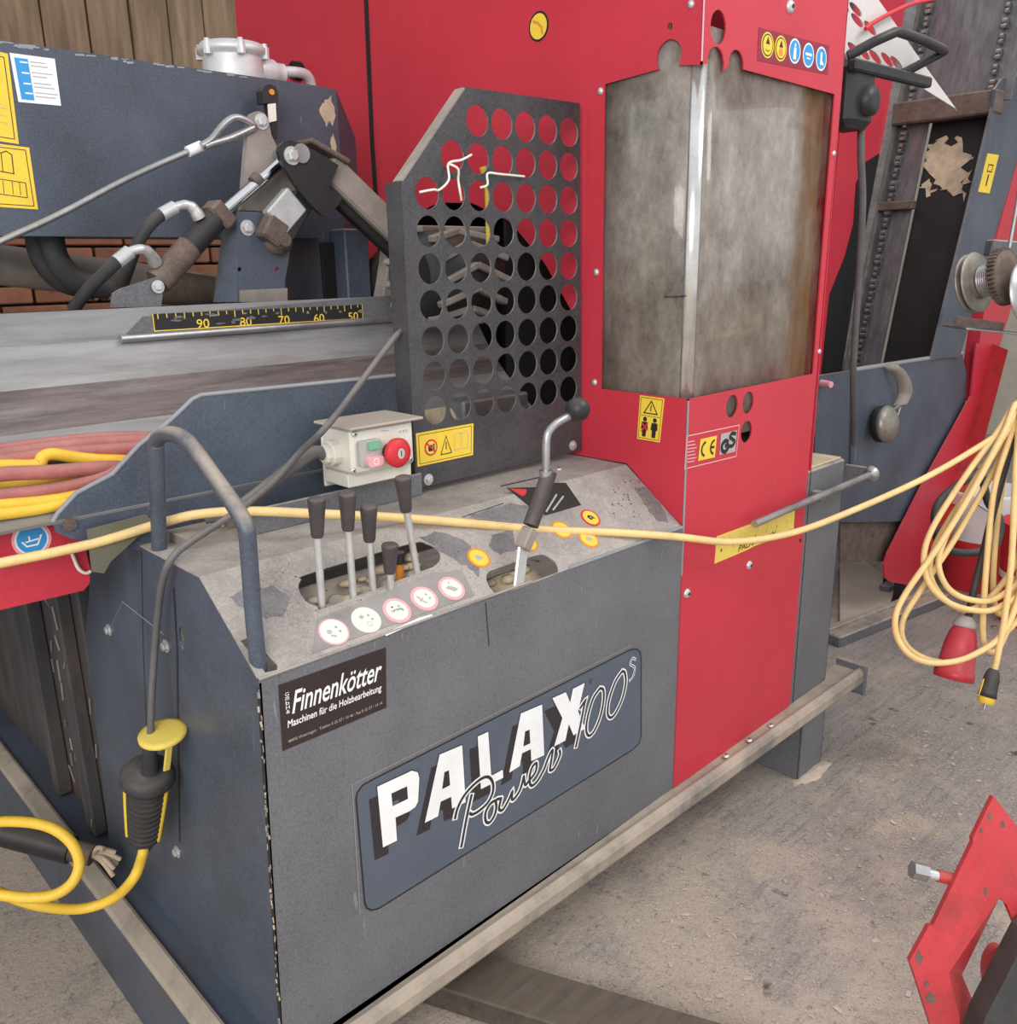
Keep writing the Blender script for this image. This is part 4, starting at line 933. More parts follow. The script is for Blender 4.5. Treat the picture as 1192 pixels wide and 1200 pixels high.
# cast filter head on the beam
fc = U(270, 75, 2, 2.068); fc = Vector((.645, 1.10, 2.066))
m = MB(); m.lathe(fc, (0, 0, 1), [(0, .078), (.055, .076), (.06, .076), (.064, .088), (.078, .09), (.08, .084), (.088, .08), (.09, .05)], ALU, 30); ff = m.build('return_filter', FP)
for k in range(6):
    a = 2*math.pi*k/6+.3; m = MB(); p = fc+Vector((.084*math.cos(a), .084*math.sin(a), .054)); m.lathe(p, (0, 0, 1), [(0, .011), (.028, .011), (.028, .007), (.036, .007)], ALU, 8, False); m.build('cover_bolt', ff)
m = MB(); m.lathe(fc+Vector((.06, -.02, .032)), (1, -.1, 0), [(0, .034), (.04, .032), (.05, .025), (.07, .025)], ALU, 18); P_ = [fc+Vector((.12, -.03, .036)), fc+Vector((.16, -.035, .04)), fc+Vector((.20, -.03, .038)), fc+Vector((.22, -.02, .015)), fc+Vector((.225, -.02, -.03))]; m.tube(P_, .013, ALU, 14, True, 4); m.build('filter_outlet_pipe', ff)

# clamp bracket column
KY = .80; KP = PY(KY)
def kz(x, y): return KP.px(230+x/4, 80+y/4)
m = MB(); m.poly(KP, [kz(190, 670), kz(190, 1095), kz(420, 1095), kz(415, 1000), kz(440, 860), kz(450, 680)], -.006, 0, GB, [circ(kz(205, 943), .006, 8), circ(kz(378, 943), .006, 8)]); colm = m.build('clamp_column', FP)
m = MB(); A = [kz(190, 670), kz(190, 1095)]; m.raw([KP.P(*A[0]), KP.P(*A[1]), KP.P(A[1][0]-.035, A[1][1], -.05), KP.P(A[0][0]-.006, A[0][1], -.05)], [(0, 3, 2, 1)], GB); m.build('column_cheek', colm); m = MB()
B_ = [kz(450, 680), kz(440, 860), kz(415, 1000), kz(420, 1095)]; m.raw([KP.P(*p) for p in B_]+[KP.P(B_[0][0]+.06, B_[0][1], -.12), KP.P(B_[1][0]+.07, B_[1][1], -.12), KP.P(B_[2][0]+.08, B_[2][1], -.12), KP.P(B_[3][0]+.08, B_[3][1], -.12)], [(0, 1, 5, 4), (1, 2, 6, 5), (2, 3, 7, 6)], GB); m.build('column_cheek', colm)
m = MB(); m.poly(KP.off(.002), [kz(200, 1040), kz(420, 1030), kz(420, 1095), kz(200, 1095)], -.001, .006, DUSTARM); m.build('dusty_foot', colm)
# grey lug plate
LP = PY(.84)
def lz(x, y): return LP.px(230+x/4, 80+y/4)
m = MB(); m.poly(LP, [lz(*p) for p in ((215, 665), (225, 520), (240, 330), (250, 240), (262, 212), (290, 200), (320, 210), (340, 240), (352, 310), (430, 480), (490, 600), (485, 680))], -.02, 0, DUSTARM); lug = m.build('lug_plate', FP)
for q_ in ((305, 250), (238, 748)): put('bolt', lug, (LP if q_[1] < 500 else KP).P(*(lz if q_[1] < 500 else kz)(*q_)), (0, -1, 0), 1.3)
# black latch on the beam
m = MB(); b2 = PY(.93)
def b2z(x, y): return b2.px(230+x/4, 80+y/4)
m.poly(b2, [b2z(*p) for p in ((312, 165), (308, 105), (320, 82), (345, 74), (372, 85), (384, 110), (384, 165))], -.03, 0, BLACK); m.poly(b2, [b2z(*p) for p in ((345, 165), (384, 165), (384, 330), (365, 330))], -.03, -.004, BLACK); lt = m.build('latch_block', FP)
m = MB(); m.poly(b2, [b2z(*p) for p in ((336, 168), (372, 164), (376, 246), (342, 254))], -.003, .001, S_CR); m.lathe(b2.P(*b2z(352, 112)), (0, -1, 0), [(0, .007), (.004, .007)], S_OR, 12); m.build('latch_label', lt)
# hydraulic cylinder
CY = .80; QP = PY(CY)
def ccp(x, y, yy=CY): return U(x, y, 1, yy)
A = ccp(189, 326); B = ccp(253, 256); d = (B-A).normalized()
m = MB(); m.tube([A, B], .028, BLACK, 20); cyl = m.build('hydraulic_cylinder', FP)
m = MB(); m.bar(B-d*.006, B+d*.03, .062, .06, RUST, (0, 1, 0), .006); m.build('cylinder_head', cyl)
m = MB(); Rr = ccp(331, 189); m.tube([B, Rr], .0135, CHROME, 16); m.build('piston_rod', cyl)
m = MB(); cpt = ccp(300, 212); m.tube([cpt-d*.008, cpt+d*.012], .0165, RUST, 14); m.build('rod_collar', cyl)
m = MB(); m.tube([A-d*.012, A+d*.10], .0295, RUST, 18); m.build('rusty_band', cyl)
# cylinder mounting bracket
for yy in (.765, .835):
    pp = PY(yy); m = MB(); m.poly(pp, pp.pxs([(130, 360), (132, 344), (142, 338), (186, 324), (192, 332), (189, 360)]), -.006, 0, G); m.build('cylinder_bracket', FP)
put('bolt', cyl, ccp(185, 336, .76), (0, -1, 0), 1.)
# knuckle of the clamp arm: two black cheeks
for yy in (.745, .84):
    pp = PY(yy)
    def pz(x, y): return pp.px(230+x/4, 80+y/4)
    m = MB(); o_ = [(385, 390), (390, 365), (410, 345), (440, 338), (475, 345), (520, 365), (600, 410), (668, 455), (640, 520), (625, 560), (685, 610), (660, 650), (610, 692), (590, 690), (540, 640), (480, 570), (430, 490), (395, 430)]
    m.poly(pp, [pz(*p) for p in o_[::-1]], -.012, 0, BLACK); ck = m.build('knuckle_cheek', FP)
    if yy < .8: put('bolt', ck, pp.P(*pz(447, 410)), (0, -1, 0), 1.5)
m = MB(); pc = ccp(341, 182, .79); m.lathe(pc+Vector((0, -.05, 0)), (0, 1, 0), [(0, .022), (.11, .022)], STEEL, 16); m.build('knuckle_pin', FP)
# link to the lower pivot
m = MB(); A = ccp(352, 232, .79); B = ccp(327, 275, .79); m.bar(A, B, .06, .05, BLACK, (0, 1, 0), .005); lk = m.build('clamp_link', FP)
m = MB(); A2 = ccp(346, 233, .775); B2 = ccp(321, 262, .775); m.bar(A2, B2, .07, .03, ZINC, (0, 1, 0), .004); m.build('link_plate', lk)
m = MB(); pb = ccp(331, 281, .77); m.lathe(pb+Vector((0, .06, 0)), (0, -1, 0), [(0, .034), (.05, .034), (.052, .022), (.062, .022), (.062, .016), (.075, .016)], RUST, 18); m.bar(ccp(308, 262, .78), ccp(330, 278, .78), .06, .045, RUST, (0, 1, 0), .006); m.build('pivot_eye', lk)
# long arm to the right
m = MB(); A = ccp(378, 195, .80); B = ccp(480, 292, .80); m.bar(A, B, .07, .07, DUSTARM, (0, 1, 0), .006); arm = m.build('clamp_arm', FP)
m = MB(); m.bar(ccp(384, 216, .80), ccp(478, 305, .80), .06, .03, BLACK, (0, 1, 0), .004); m.bar(ccp(352, 166, .80), ccp(398, 192, .80), .012, .10, RUST, (0, 1, 0), .003); m.build('arm_web', arm)
# struts and dark parts under the beam end
m = MB(); m.box((.84, .93, 1.50), (.92, 1.0, 1.70), GB, .004); m.bar((.93, .90, 1.48), (1.0, .90, 1.75), .05, .04, DUSTARM); m.build('beam_strut', FP)
m = MB(); m.lathe((1.02, .92, 1.55), (0, 1, 0), [(0, .10), (.05, .10), (.05, .07), (.08, .07)], BLACK, 20); m.build('feed_roller_hub', FP)
# ridged feed roller and clutter behind the guard
m = MB(); RC = Vector((.805, .60, 1.57)); m.lathe(RC, (1, 0, .0), [(0, .08), (.02, .115), (.22, .115), (.24, .08)], BLACK, 26)
for k in range(13):
    a = 2*math.pi*k/13
    for s_ in (-1, 1):
        p0 = RC+Vector((.12, .118*math.cos(a), .118*math.sin(a))); a2 = a+.35
        p1 = RC+Vector((.12+s_*.11, .118*math.cos(a2), .118*math.sin(a2))); m.bar(p0, p1, .024, .016, DUSTARM)
m.build('feed_roller', FP)
m = MB(); m.box((.88, .50, 1.20), (1.12, .60, 1.26), STEEL, .006); m.build('roller_frame', FP)
m = MB(); m.tube([U(566, 196, 1, .46), U(572, 215, 1, .46), U(573, 250, 1, .46), U(574, 292, 1, .46)], .009, S_Y, 10); m.build('yellow_rod', FP)
m = MB(); m.box((.80, .985, 1.50), (.885, .999, 1.665), INSIDE, .002); m.build('recess_shade', FP)  # black plate painting the shade of the openings under the beam
m = MB(); m.tube([(XR-.002, 1.192, 2.62), (XR-.002, 1.207, 1.96), (XR-.002, 1.192, 1.5)], .008, INSIDE, 6, False); m.build('sheet_gap', cside)
m = MB(); m.lathe((.70, .50, 1.22), (.3, -1, .2), [(0, .035), (.12, .035)], CHIP, 16); m.build('wood_offcut', FP)
# steel rope with loop
m = MB(); P_ = [ccp(-40, 302, .90)+(ccp(-40, 302, .90)-ccp(150, 209, .86))*1.5, ccp(-40, 302, .90), ccp(60, 256, .88), ccp(150, 209, .86), ccp(220, 178, .85)]; m.tube(P_, .007, STEEL, 8, True, 4); rope = m.build('pull_rope', FP)
m = MB(); m.tube([ccp(220, 178, .85), ccp(236, 171, .85)], .012, S_W, 10); m.build('crimp_sleeve', rope)
m = MB(); P_ = [ccp(*p, .835) for p in ((236, 171), (248, 163), (262, 146), (275, 138), (288, 141), (298, 148), (290, 153), (270, 162), (250, 168), (240, 172))]; m.tube(P_, .0085, STEEL, 8, True, 4); m.build('rope_loop', rope)
# hydraulic hoses with silver fittings
m = MB(); P_ = [ccp(86, 362, .86), ccp(103, 340, .82), ccp(125, 318, .78), ccp(139, 305, .76)]; m.tube(P_, .0135, RUBBER, 12, True, 5); h1 = m.build('hydraulic_hose', FP)
m = MB(); m.tube([ccp(137, 307, .76), ccp(152, 295, .76)], .0155, ZINC, 12); m.tube([ccp(152, 295, .76), ccp(164, 292, .76), ccp(174, 296, .77), ccp(182, 308, .79)], [.010, .011, .013, .015], ZINC, 12, True, 4); m.build('hose_fitting', h1)
m = MB(); P_ = [ccp(142, 338, .86), ccp(150, 315, .84), ccp(160, 288, .82), ccp(175, 264, .80), ccp(190, 251, .79)]; m.tube(P_, .0135, RUBBER, 12, True, 5); h2 = m.build('hydraulic_hose', FP)
m = MB(); m.tube([ccp(189, 252, .79), ccp(205, 243, .79)], .0155, ZINC, 12); m.tube([ccp(205, 243, .79), ccp(216, 240, .79), ccp(226, 244, .79), ccp(234, 256, .79)], [.010, .011, .013, .015], ZINC, 12, True, 4); m.build('hose_fitting', h2)
# thick suction hoses and a pipe behind, under the beam
for dx, yy in ((0, 1.12), (16, 1.08)):
    m = MB(); P_ = [ccp(44+dx, 262, yy), ccp(46+dx, 290, yy), ccp(56+dx, 312, yy), ccp(76+dx, 330, yy), ccp(110+dx, 338, yy)]; m.tube(P_, .028, RUBBER, 16, True, 5); m.build('suction_hose', FP)
m = MB(); m.tube([U(-20, 308, 1, 1.3), U(60, 318, 1, 1.3), U(150, 328, 1, 1.3), U(270, 345, 1, 1.3)], .05, DUSTARM, 18); m.build('return_pipe', FP)
m = MB(); m.tube([U(180, 335, 1, 1.15), U(262, 345, 1, 1.15)], .045, RUST, 18); m.build('axle_tube', FP)
m = MB(); m.box((.3, 1.25, 1.0), (1.12, 1.32, 1.50), RUST, .005); m.box((-.6, 1.32, 1.1), (.5, 1.36, 1.50), TIMBER, .005); m.build('rear_frame', FP)
m = MB(); m.box((.56, 1.05, 1.45), (.62, 1.09, 1.66), BLACK, .004); m.build('rear_strut', FP)

# ================================================================== OUTPUT CONVEYOR (folded up) AND DISCHARGE CHUTE
WY = .35; WP = PY(WY)
oc_base = U(1040, 690, 2, 0)
OC = thing('output_conveyor', 'steep chain conveyor with slate side wall and red frame behind the red cabinet', 'conveyor', (oc_base.x, oc_base.y, 0))
m = MB(); m.poly(WP, WP.pxs([(955, 441), (1000, 434), (1089, 421), (1128, 414), (1133, 440), (1122, 610), (1000, 612), (955, 610)]), -.012, 0, GB); chute = m.build('chute_plate', OC)
m = MB(); A = WP.px(1000, 434); m.tube([WP.P(*WP.px(1000, 440), .004), WP.P(*WP.px(996, 545), .004)], .010, GB, 8); m.build('chute_weld', chute)
m = MB(); m.tube([WP.P(*WP.px(1000, 434), -.005), WP.P(*WP.px(1128, 414), -.005)], .010, S_TRIM, 8); m.build('worn_edge', chute)
p = WP.px(962, 449); m = MB(); m.lathe(WP.P(*p, 0), (-.3, -1, 0), [(0, .014), (.05, .012)], S_PK, 12); m.build('handle_peg', chute)
m = MB(); m.poly(PY(WY+.02), PY(WY+.02).pxs([(985, 560), (1120, 590), (1110, 655), (985, 660)]), -.01, 0, RUST); m.build('chute_skirt', OC)
m = MB(); m.poly(WP, WP.pxs([(1089, 420), (1127, 265), (1160, 127), (1163, 105), (1171, 93), (1184, 88), (1202, 94), (1213, 112), (1160, 286), (1122, 418)]), .0, .012, GB); wall = m.build('near_side_wall', OC)
q = WP.pxs([(1143, 225), (1156, 227), (1167, 182), (1154, 180)]); m = MB(); m.poly(WP, q, .012, .014, S_Y)
m.stroke(WP, [bil(q, .5, .2), bil(q, .5, .45)], .014, .015, S_K); m.stroke(WP, [bil(q, s, t) for s, t in ((.3, .55), (.7, .55), (.7, .72), (.3, .72))], .005, .015, S_K, True); m.build('yellow_label', wall)
CYF = .74
c0 = U(1000, 445, 1, CYF); c1 = U(1092, -10, 1, CYF); cdv = (c1-c0)
lo = c0-cdv*.28
# far red wall with grey inner strip
m = MB(); FWP = PY(.80); m.poly(FWP, FWP.pxs([(930, 640), (958, 440), (985, 150), (1010, -40), (1105, -60), (1090, 0), (1000, 440), (990, 640)]), -.012, 0, RED); far = m.build('far_side_wall', OC)
m = MB(); m.poly(FWP, FWP.pxs([(985, 440), (1002, 330), (1037, 150), (1062, 0), (1084, 0), (1000, 440)]), 0, .012, TROUGH); m.build('slide_strip', far)
m = MB(); m.poly(FWP, FWP.pxs([(945, 640), (962, 440), (972, 345), (990, 300), (1000, 262), (1003, 215), (1014, 190), (1030, 180), (1002, 330), (985, 440), (975, 640)]), .0005, .004, INSIDE); m.build('oil_black_stain', far)
m = MB(); A = U(988, 440, 1, .785); B = U(1078, 0, 1, .785); m.tube([A, B], .006, RUST, 6); m.build('chain_edge', far)
def bedp(t, y): v = c0+cdv*t; return Vector((v.x+.03, y, v.z))
def bed(mb, t0, t1, y0, y1, m_, off=0.):
    n = Vector((-cdv.z, 0, cdv.x)).normalized()
    vs = [bedp(t0, y0), bedp(t1, y0), bedp(t1, y1), bedp(t0, y1)]; vs = [v+n*off for v in vs]
    mb.raw(vs+[v-n*.01 for v in vs], [(0, 1, 2, 3), (7, 6, 5, 4), (0, 4, 5, 1), (1, 5, 6, 2), (2, 6, 7, 3), (3, 7, 4, 0)], m_)
m = MB(); bed(m, .70, 1.5, .30, .80, BRUSHED); m.build('upper_bed', OC)
m = MB(); bed(m, -.3, .70, .64, .80, BRUSHED); m.build('lower_slide', OC)
SAWP = mat('rubber_with_sawdust', (.014, .013, .013), .5, var=.3, vs=8, grime=.0)
m = MB(); bed(m, -.3, .70, .36, .64, SAWP, -.04); belt = m.build('rubber_flap', OC)
# clump of dust stuck on the rubber
n_ = Vector((-cdv.z, 0, cdv.x)).normalized()
DP = Pl(bedp(.55, .5)-n_*.038, (0, -1, 0), cdv); m = MB()
rn = random.Random(21)
def ragged(pts, amt, k=4):
    out = []
    for i in range(len(pts)):
        a, b = pts[i], pts[(i+1) % len(pts)]
        for j in range(k): t = j/k; out.append((a[0]+(b[0]-a[0])*t+rn.uniform(-amt, amt), a[1]+(b[1]-a[1])*t+rn.uniform(-amt, amt)))
    return out
m.poly(DP, ragged(DP.pxs([(1084, 195), (1088, 170), (1100, 160), (1116, 168), (1128, 162), (1138, 185), (1130, 196), (1138, 212), (1126, 214), (1134, 233), (1116, 224), (1102, 228), (1094, 208)]), .02), 0, .004, CHIP)
m.poly(DP, ragged(DP.pxs([(1080, 218), (1088, 212), (1096, 224), (1086, 230)]), .015), 0, .004, CHIP); m.build('caked_sawdust', belt)
# cross flights
m = MB(); a = bedp(.69, .33); b = bedp(.69, 1.05); m.bar(a+n_*.03, b+n_*.03, .10, .10, RUST, (0, 0, 1), .008); m.build('cross_flight', OC)
m = MB(); a = bedp(.455, .62); b = bedp(.455, .80); m.bar(a+n_*.02, b+n_*.02, .05, .04, RUST, (0, 0, 1), .005); m.build('cross_flight', OC)
# chains, link by link
def link_mesh():
    m = MB(); l = .034
    for y in (-.014, .014): m.rbox((0, y, 0), (l*.52, .003, .012), Matrix.Identity(3), CHAINM, .003)
    for x_ in (-l*.3, l*.3): m.lathe((x_, -.017, 0), (0, 1, 0), [(0, .009), (.034, .009)], STEEL, 8, False)
    o = m.build('tmp'); d = o.data; bpy.data.objects.remove(o, do_unlink=True); return d
LM = link_mesh(); X = cdv.normalized(); Yv = Vector((0, 1, 0)); Zv = X.cross(Yv)
RL = Matrix((X, Yv, Zv)).transposed().to_4x4()
def chain(y, t0, t1, nlinks):
    for i in range(nlinks):
        t = t0+(t1-t0)*i/(nlinks-1); o = bpy.data.objects.new('chain_link', LM); COL.objects.link(o); o.parent = OC
        p = bedp(t, y)+n_*.02-ORG[OC.name]; o.matrix_local = Matrix.Translation(p) @ RL @ Matrix.Diagonal((1.2, 1.0 if i % 2 else .75, 1.1, 1))
chain(CYF, -.1, 1.02, 36)
chain(.385, .70, 1.10, 12)
# red frame, legs
m = MB(); rp = PY(.345); rc = rp.pxs([(1139, 402), (1133, 464), (1077, 565), (1035, 648), (1031, 661), (1032, 675), (1039, 681), (1069, 686), (1080, 667), (1085, 640), (1128, 520), (1141, 472), (1159, 403)])
m.poly(rp, rc, .012, .02, RED); rs = m.build('red_guide_sheet', OC)
m = MB(); fl_ = rp.pxs([(1085, 640), (1128, 520), (1141, 472), (1159, 403)])
vs = []
for a, b in fl_: vs += [rp.P(a, b, .02), rp.P(a-.06, b-.02, .11)]
m.raw(vs, [(0, 1, 3, 2), (2, 3, 5, 4), (4, 5, 7, 6)], RED2); m.build('sheet_flange', rs)
m = MB(); rb2 = PY(.345); m.poly(rb2, rb2.pxs([(1135, 470), (1162, 290), (1198, 160), (1240, 160), (1192, 330), (1150, 470)]), -.05, .01, RED); m.build('red_mast', OC)
m = MB(); A = U(1040, 690, 2, 0); B = U(1092, 706, 2, 0)
for p in (A, Vector((B.x-.1, B.y+.12, 0))):
    m.box((p.x-.02, p.y-.02, .0), (p.x+.02, p.y+.02, .36), BLACK, .004)
m.box((A.x-.1, A.y-.05, 0), (A.x+.6, A.y+.0, .05), G, .004); m.build('foot', OC)
# floor rail beside the conveyor foot
# perforated white cover plate by the cabinet top
VP_ = PY(.03)
def vz(x, y): return VP_.px(960+x/5, y/5)
o_ = [vz(*p) for p in ((-60, -60), (20, -80), (290, -80), (350, 0), (560, 300), (812, 650), (800, 635), (590, 505), (480, 440), (170, 350), (100, 200))]
hs = []
A_ = [(215, 55), (140, 30), (100, 0), (300, 165), (225, 120), (330, 335), (400, 350), (262, 310), (205, 290), (455, 372)]
for c_ in A_:
    cc = vz(*c_); e1 = vz(c_[0]+34, c_[1]+42); e2 = vz(c_[0]+14, c_[1]-12)
    a1 = (e1[0]-cc[0], e1[1]-cc[1]); a2 = (e2[0]-cc[0], e2[1]-cc[1])
    hs.append([(cc[0]+a1[0]*math.cos(t)+a2[0]*math.sin(t), cc[1]+a1[1]*math.cos(t)+a2[1]*math.sin(t)) for t in [2*math.pi*k/16 for k in range(16)]])
m = MB(); m.poly(VP_, o_, -.004, 0, WHITEPL, hs); cov = m.build('perforated_cover', FP)
P_ = [VP_.P(*vz(*p), h) for p, h in (((165, 330), 0.0), ((215, 265), .05), ((275, 222), .08), ((300, 220), .08), ((440, 265), .08), ((560, 318), .08), ((580, 322), .08), ((570, 345), .06), ((490, 430), .0))]
m = MB(); m.tube(P_, .013, BLACK, 12); m.build('cover_handle', cov)
m = MB(); m.bar(VP_.P(*vz(150, 385), .02), VP_.P(*vz(600, 492), .02), .03, .026, BLACK, (0, 1, 0), .005); m.build('cover_bar', cov)
m = MB(); a = VP_.P(*vz(225, 560), -.03); m.rbox(a, (.075, .05, .085), Matrix.Identity(3), BLACK, .02); m.lathe(VP_.P(*vz(240, 600), .02), (0, -1, 0), [(0, .04), (.02, .038), (.025, .02)], BLACK, 18); mot = m.build('cover_motor', FP)
m = MB(); P_ = [U(1010, 130, 1, .05), U(1009, 180, 1, .05), U(1011, 240, 1, .06), U(1007, 320, 1, .08), U(1002, 400, 1, .10), U(1000, 445, 1, .12), U(1001, 520, 1, .2)]; m.tube(P_, .011, GREYCORD, 8, True, 4); m.build('motor_cord', FP)
m = MB(); P_ = [VP_.P(*vz(*p), .02) for p in ((230, 178), (262, 150), (330, 110), (420, 65), (520, 25), (640, 0), (760, -20))]; m.tube(P_, .006, S_R, 7, True, 4); m.build('red_string', cov)

# ================================================================== WINCH ON ITS POST (right, nearer)
WD = 2.75
wpos = UD(1345, 420, WD)
WI = thing('hand_winch', 'hand winch with steel drum and brown gear wheel, yellow cable hanging below it', 'winch', (wpos.x, wpos.y, 0))
m = MB(); m.box((wpos.x-.03, wpos.y-.03, 0), (wpos.x+.03, wpos.y+.03, 1.95), G, .004); m.box((wpos.x-.15, wpos.y-.12, 0), (wpos.x+.15, wpos.y+.12, .012), G, .003); m.build('post', WI)
axd = (cr*.554-cd*.834).normalized()
D0 = UD(1136, 333, WD)
m = MB(); m.lathe(D0, axd, [(0, .088), (.004, .092), (.008, .088), (.008, .052), (.012, .05)], WSTEEL, 32); m.lathe(D0+axd*.012, axd, [(0, .052), (.028, .052)], WSTEEL, 24)
m.lathe(D0+axd*.020, axd, [(0, .05), (.0, .088), (.004, .094), (.008, .09), (.010, .06)], WSTEEL, 32)
m.lathe(D0+axd*.036, axd, [(0, .045), (.045, .045)], GREYCORD, 24); m.build('drum', WI)
m = MB()
for i in range(6): 
    k = D0+axd*(.042+i*.0065); m.lathe(k, axd, [(0, .046), (.003, .050), (.006, .046)], STEEL, 22)
m.build('wound_rope', WI)
GB0 = D0+axd*.095
n_t = 40; vs = []; fs = []
gx = axd.orthogonal().normalized(); gy = axd.cross(gx)
m = MB(); m.lathe(GB0, axd, [(0, .06), (0, .078), (.024, .078), (.024, .05)], RUST, 36)
for k in range(n_t):
    a = 2*math.pi*k/n_t; c_ = GB0+(gx*math.cos(a)+gy*math.sin(a))*.081; R_g = Matrix((axd, gx*math.cos(a)+gy*math.sin(a), -gx*math.sin(a)+gy*math.cos(a))).transposed()
    m.rbox(c_+axd*.012, (.012, .006, .004), R_g, RUST, .001)
m.build('gear_wheel', WI)
m = MB(); S0 = UD(1203, 345, WD-.12); m.lathe(S0, axd, [(0, .10), (.006, .10), (.01, .07), (.03, .05)], STEEL, 30); m.build('side_plate', WI)
m = MB(); pA = UD(1118, 383, WD); pB = UD(1345, 405, WD); m.bar(pA, pB, .16, .008, STEEL, (0, 0, 1), .003)
m.bar(UD(1119, 376, WD-.06), UD(1176, 384, WD-.06), .006, .03, RUST, (0, 0, 1), .002); m.build('base_plate', WI)
m = MB(); m.bar(UD(1158, 290, WD+.1), UD(1345, 305, WD+.1), .05, .05, G, (0, 0, 1), .004); m.build('frame', WI)
m = MB(); m.tube([UD(1181, 300, WD+.02), UD(1192, 240, WD+.03), UD(1200, 180, WD+.03)], .006, STEEL, 8); m.build('rope_end', WI)
m = MB(); hk = UD(1204, 462, WD-.05); m.tube([UD(1214, 398, WD-.02), UD(1214, 440, WD-.04), UD(1212, 476, WD-.05), UD(1203, 484, WD-.055), UD(1194, 478, WD-.06)], .008, STEEL, 8, True, 4); m.build('hook', WI)

# ================================================================== YELLOW EXTENSION CABLE
EC = thing('extension_cable', 'long yellow cable stretched across the console and coiled below the winch', 'cable', (1.2, -.1, 0))
run = [(-70, 676, .43), (0, 660, .425), (60, 648, .42), (120, 634, .41), (186, 614, .40), (230, 603, .37), (290, 599, .31), (370, 602, .22), (470, 607, .17), (560, 614, .13), (640, 621, .09), (720, 624, .03), (793, 629, -.03), (860, 635, -.055), (930, 624, -.09), (1000, 598, -.15), (1080, 562, -.23), (1140, 528, -.30)]
P_ = [Vector((-1.9, .55, .012)), Vector((-1.5, .55, .012)), Vector((-1.15, .52, .08)), Vector((-.95, .49, .55)), Vector((-.72, .46, .95))]+[U(x_, y_, 1, v) for x_, y_, v in run]
m = MB()
hkp = lambda j: UD(1196+j[0], 474+j[1], WD-.06+j[2])
P_ += [UD(1180, 500, WD-.10), hkp((0, -2, -.02))]
loops = [[(1204, 560), (1206, 650), (1180, 735), (1140, 768), (1100, 777), (1070, 770), (1052, 748), (1050, 720), (1065, 690), (1100, 640), (1140, 575), (1175, 510)],
         [(1208, 600), (1206, 680), (1170, 712), (1140, 715), (1110, 705), (1088, 682), (1083, 650), (1095, 615), (1130, 560), (1170, 505)],
         [(1200, 560), (1205, 660), (1170, 700), (1138, 703), (1112, 690), (1100, 662), (1108, 630), (1138, 570), (1178, 508)],
         [(1192, 560), (1196, 660), (1186, 720), (1170, 760), (1156, 760), (1152, 730), (1158, 640), (1166, 570), (1184, 512)],
         [(1200, 540), (1196, 640), (1170, 690), (1135, 715), (1105, 700), (1090, 672), (1096, 640), (1120, 598), (1150, 555), (1180, 506)],
         [(1205, 570), (1210, 690), (1175, 745), (1130, 772), (1092, 774), (1062, 756), (1058, 728), (1080, 690), (1120, 630), (1160, 560), (1186, 506)],
         [(1198, 560), (1200, 630), (1190, 690), (1172, 720), (1164, 690), (1168, 620), (1178, 550), (1190, 508)]]
rn = random.Random(8)
for i, lp in enumerate(loops):
    dd = WD-.13+.02*i
    for x_, y_ in lp: P_.append(UD(x_, y_, dd+rn.uniform(-.004, .004)))
    P_.append(hkp((rn.uniform(-2, 3), rn.uniform(-5, 3), -.04+.012*i)))
P_ += [UD(1190, 560, WD-.12), UD(1186, 650, WD-.14), UD(1178, 720, WD-.14), UD(1170, 765, WD-.14), UD(1165, 788, WD-.14)]
m.tube(P_, .0092, YCABLE, 10, True, 6); cab = m.build('cable', EC)
pd = (UD(1157, 818, WD-.14)-UD(1165, 786, WD-.14)).normalized(); p0 = UD(1165, 784, WD-.14)
m = MB(); m.lathe(p0, pd, [(0, .012), (.01, .018), (.03, .022), (.07, .024), (.085, .026), (.086, .02)], RUBBER, 18); plug = m.build('plug', EC)
m = MB(); m.lathe(p0+pd*.084, pd, [(0, .023), (.02, .023), (.022, .018)], S_Y, 18); m.lathe(p0+pd*.1, pd, [(0, .004), (.022, .004)], STEEL, 8); m.build('plug_face', plug)
m = MB()
for s in (-1, 1): m.bar(p0+pd*.03+cr*(.022*s), p0+pd*.082+cr*(.024*s), .008, .006, S_Y, (0, 1, 0), .002)
m.build('plug_grip', plug)

# red industrial plug on a black cable
RPg = thing('red_plug', 'red industrial power plug with grey collar hanging on a black cable', 'plug', tuple(UD(1120, 796, WD-.03)))
m = MB(); P_ = [UD(1200, 470, WD-.02), UD(1180, 540, WD-.03), UD(1164, 600, WD-.03), UD(1152, 650, WD-.03), UD(1142, 690, WD-.03), UD(1134, 728, WD-.03)]; m.tube(P_, .011, RUBBER, 10, True, 5); m.build('cable', RPg)
a = UD(1133, 722, WD-.03); b = UD(1117, 796, WD-.03); d = (b-a).normalized(); L = (b-a).length
m = MB(); m.lathe(a, d, [(0, .016), (.012, .028), (.024, .034), (.034, .034), (.036, .028)], S_GR, 20); m.build('collar', RPg)
m = MB(); m.lathe(a, d, [(.032, .028), (.05, .038), (.09, .047), (L-.03, .054), (L-.028, .058), (L-.002, .058), (L, .05), (L-.02, .048)], RED, 28); m.build('housing', RPg)

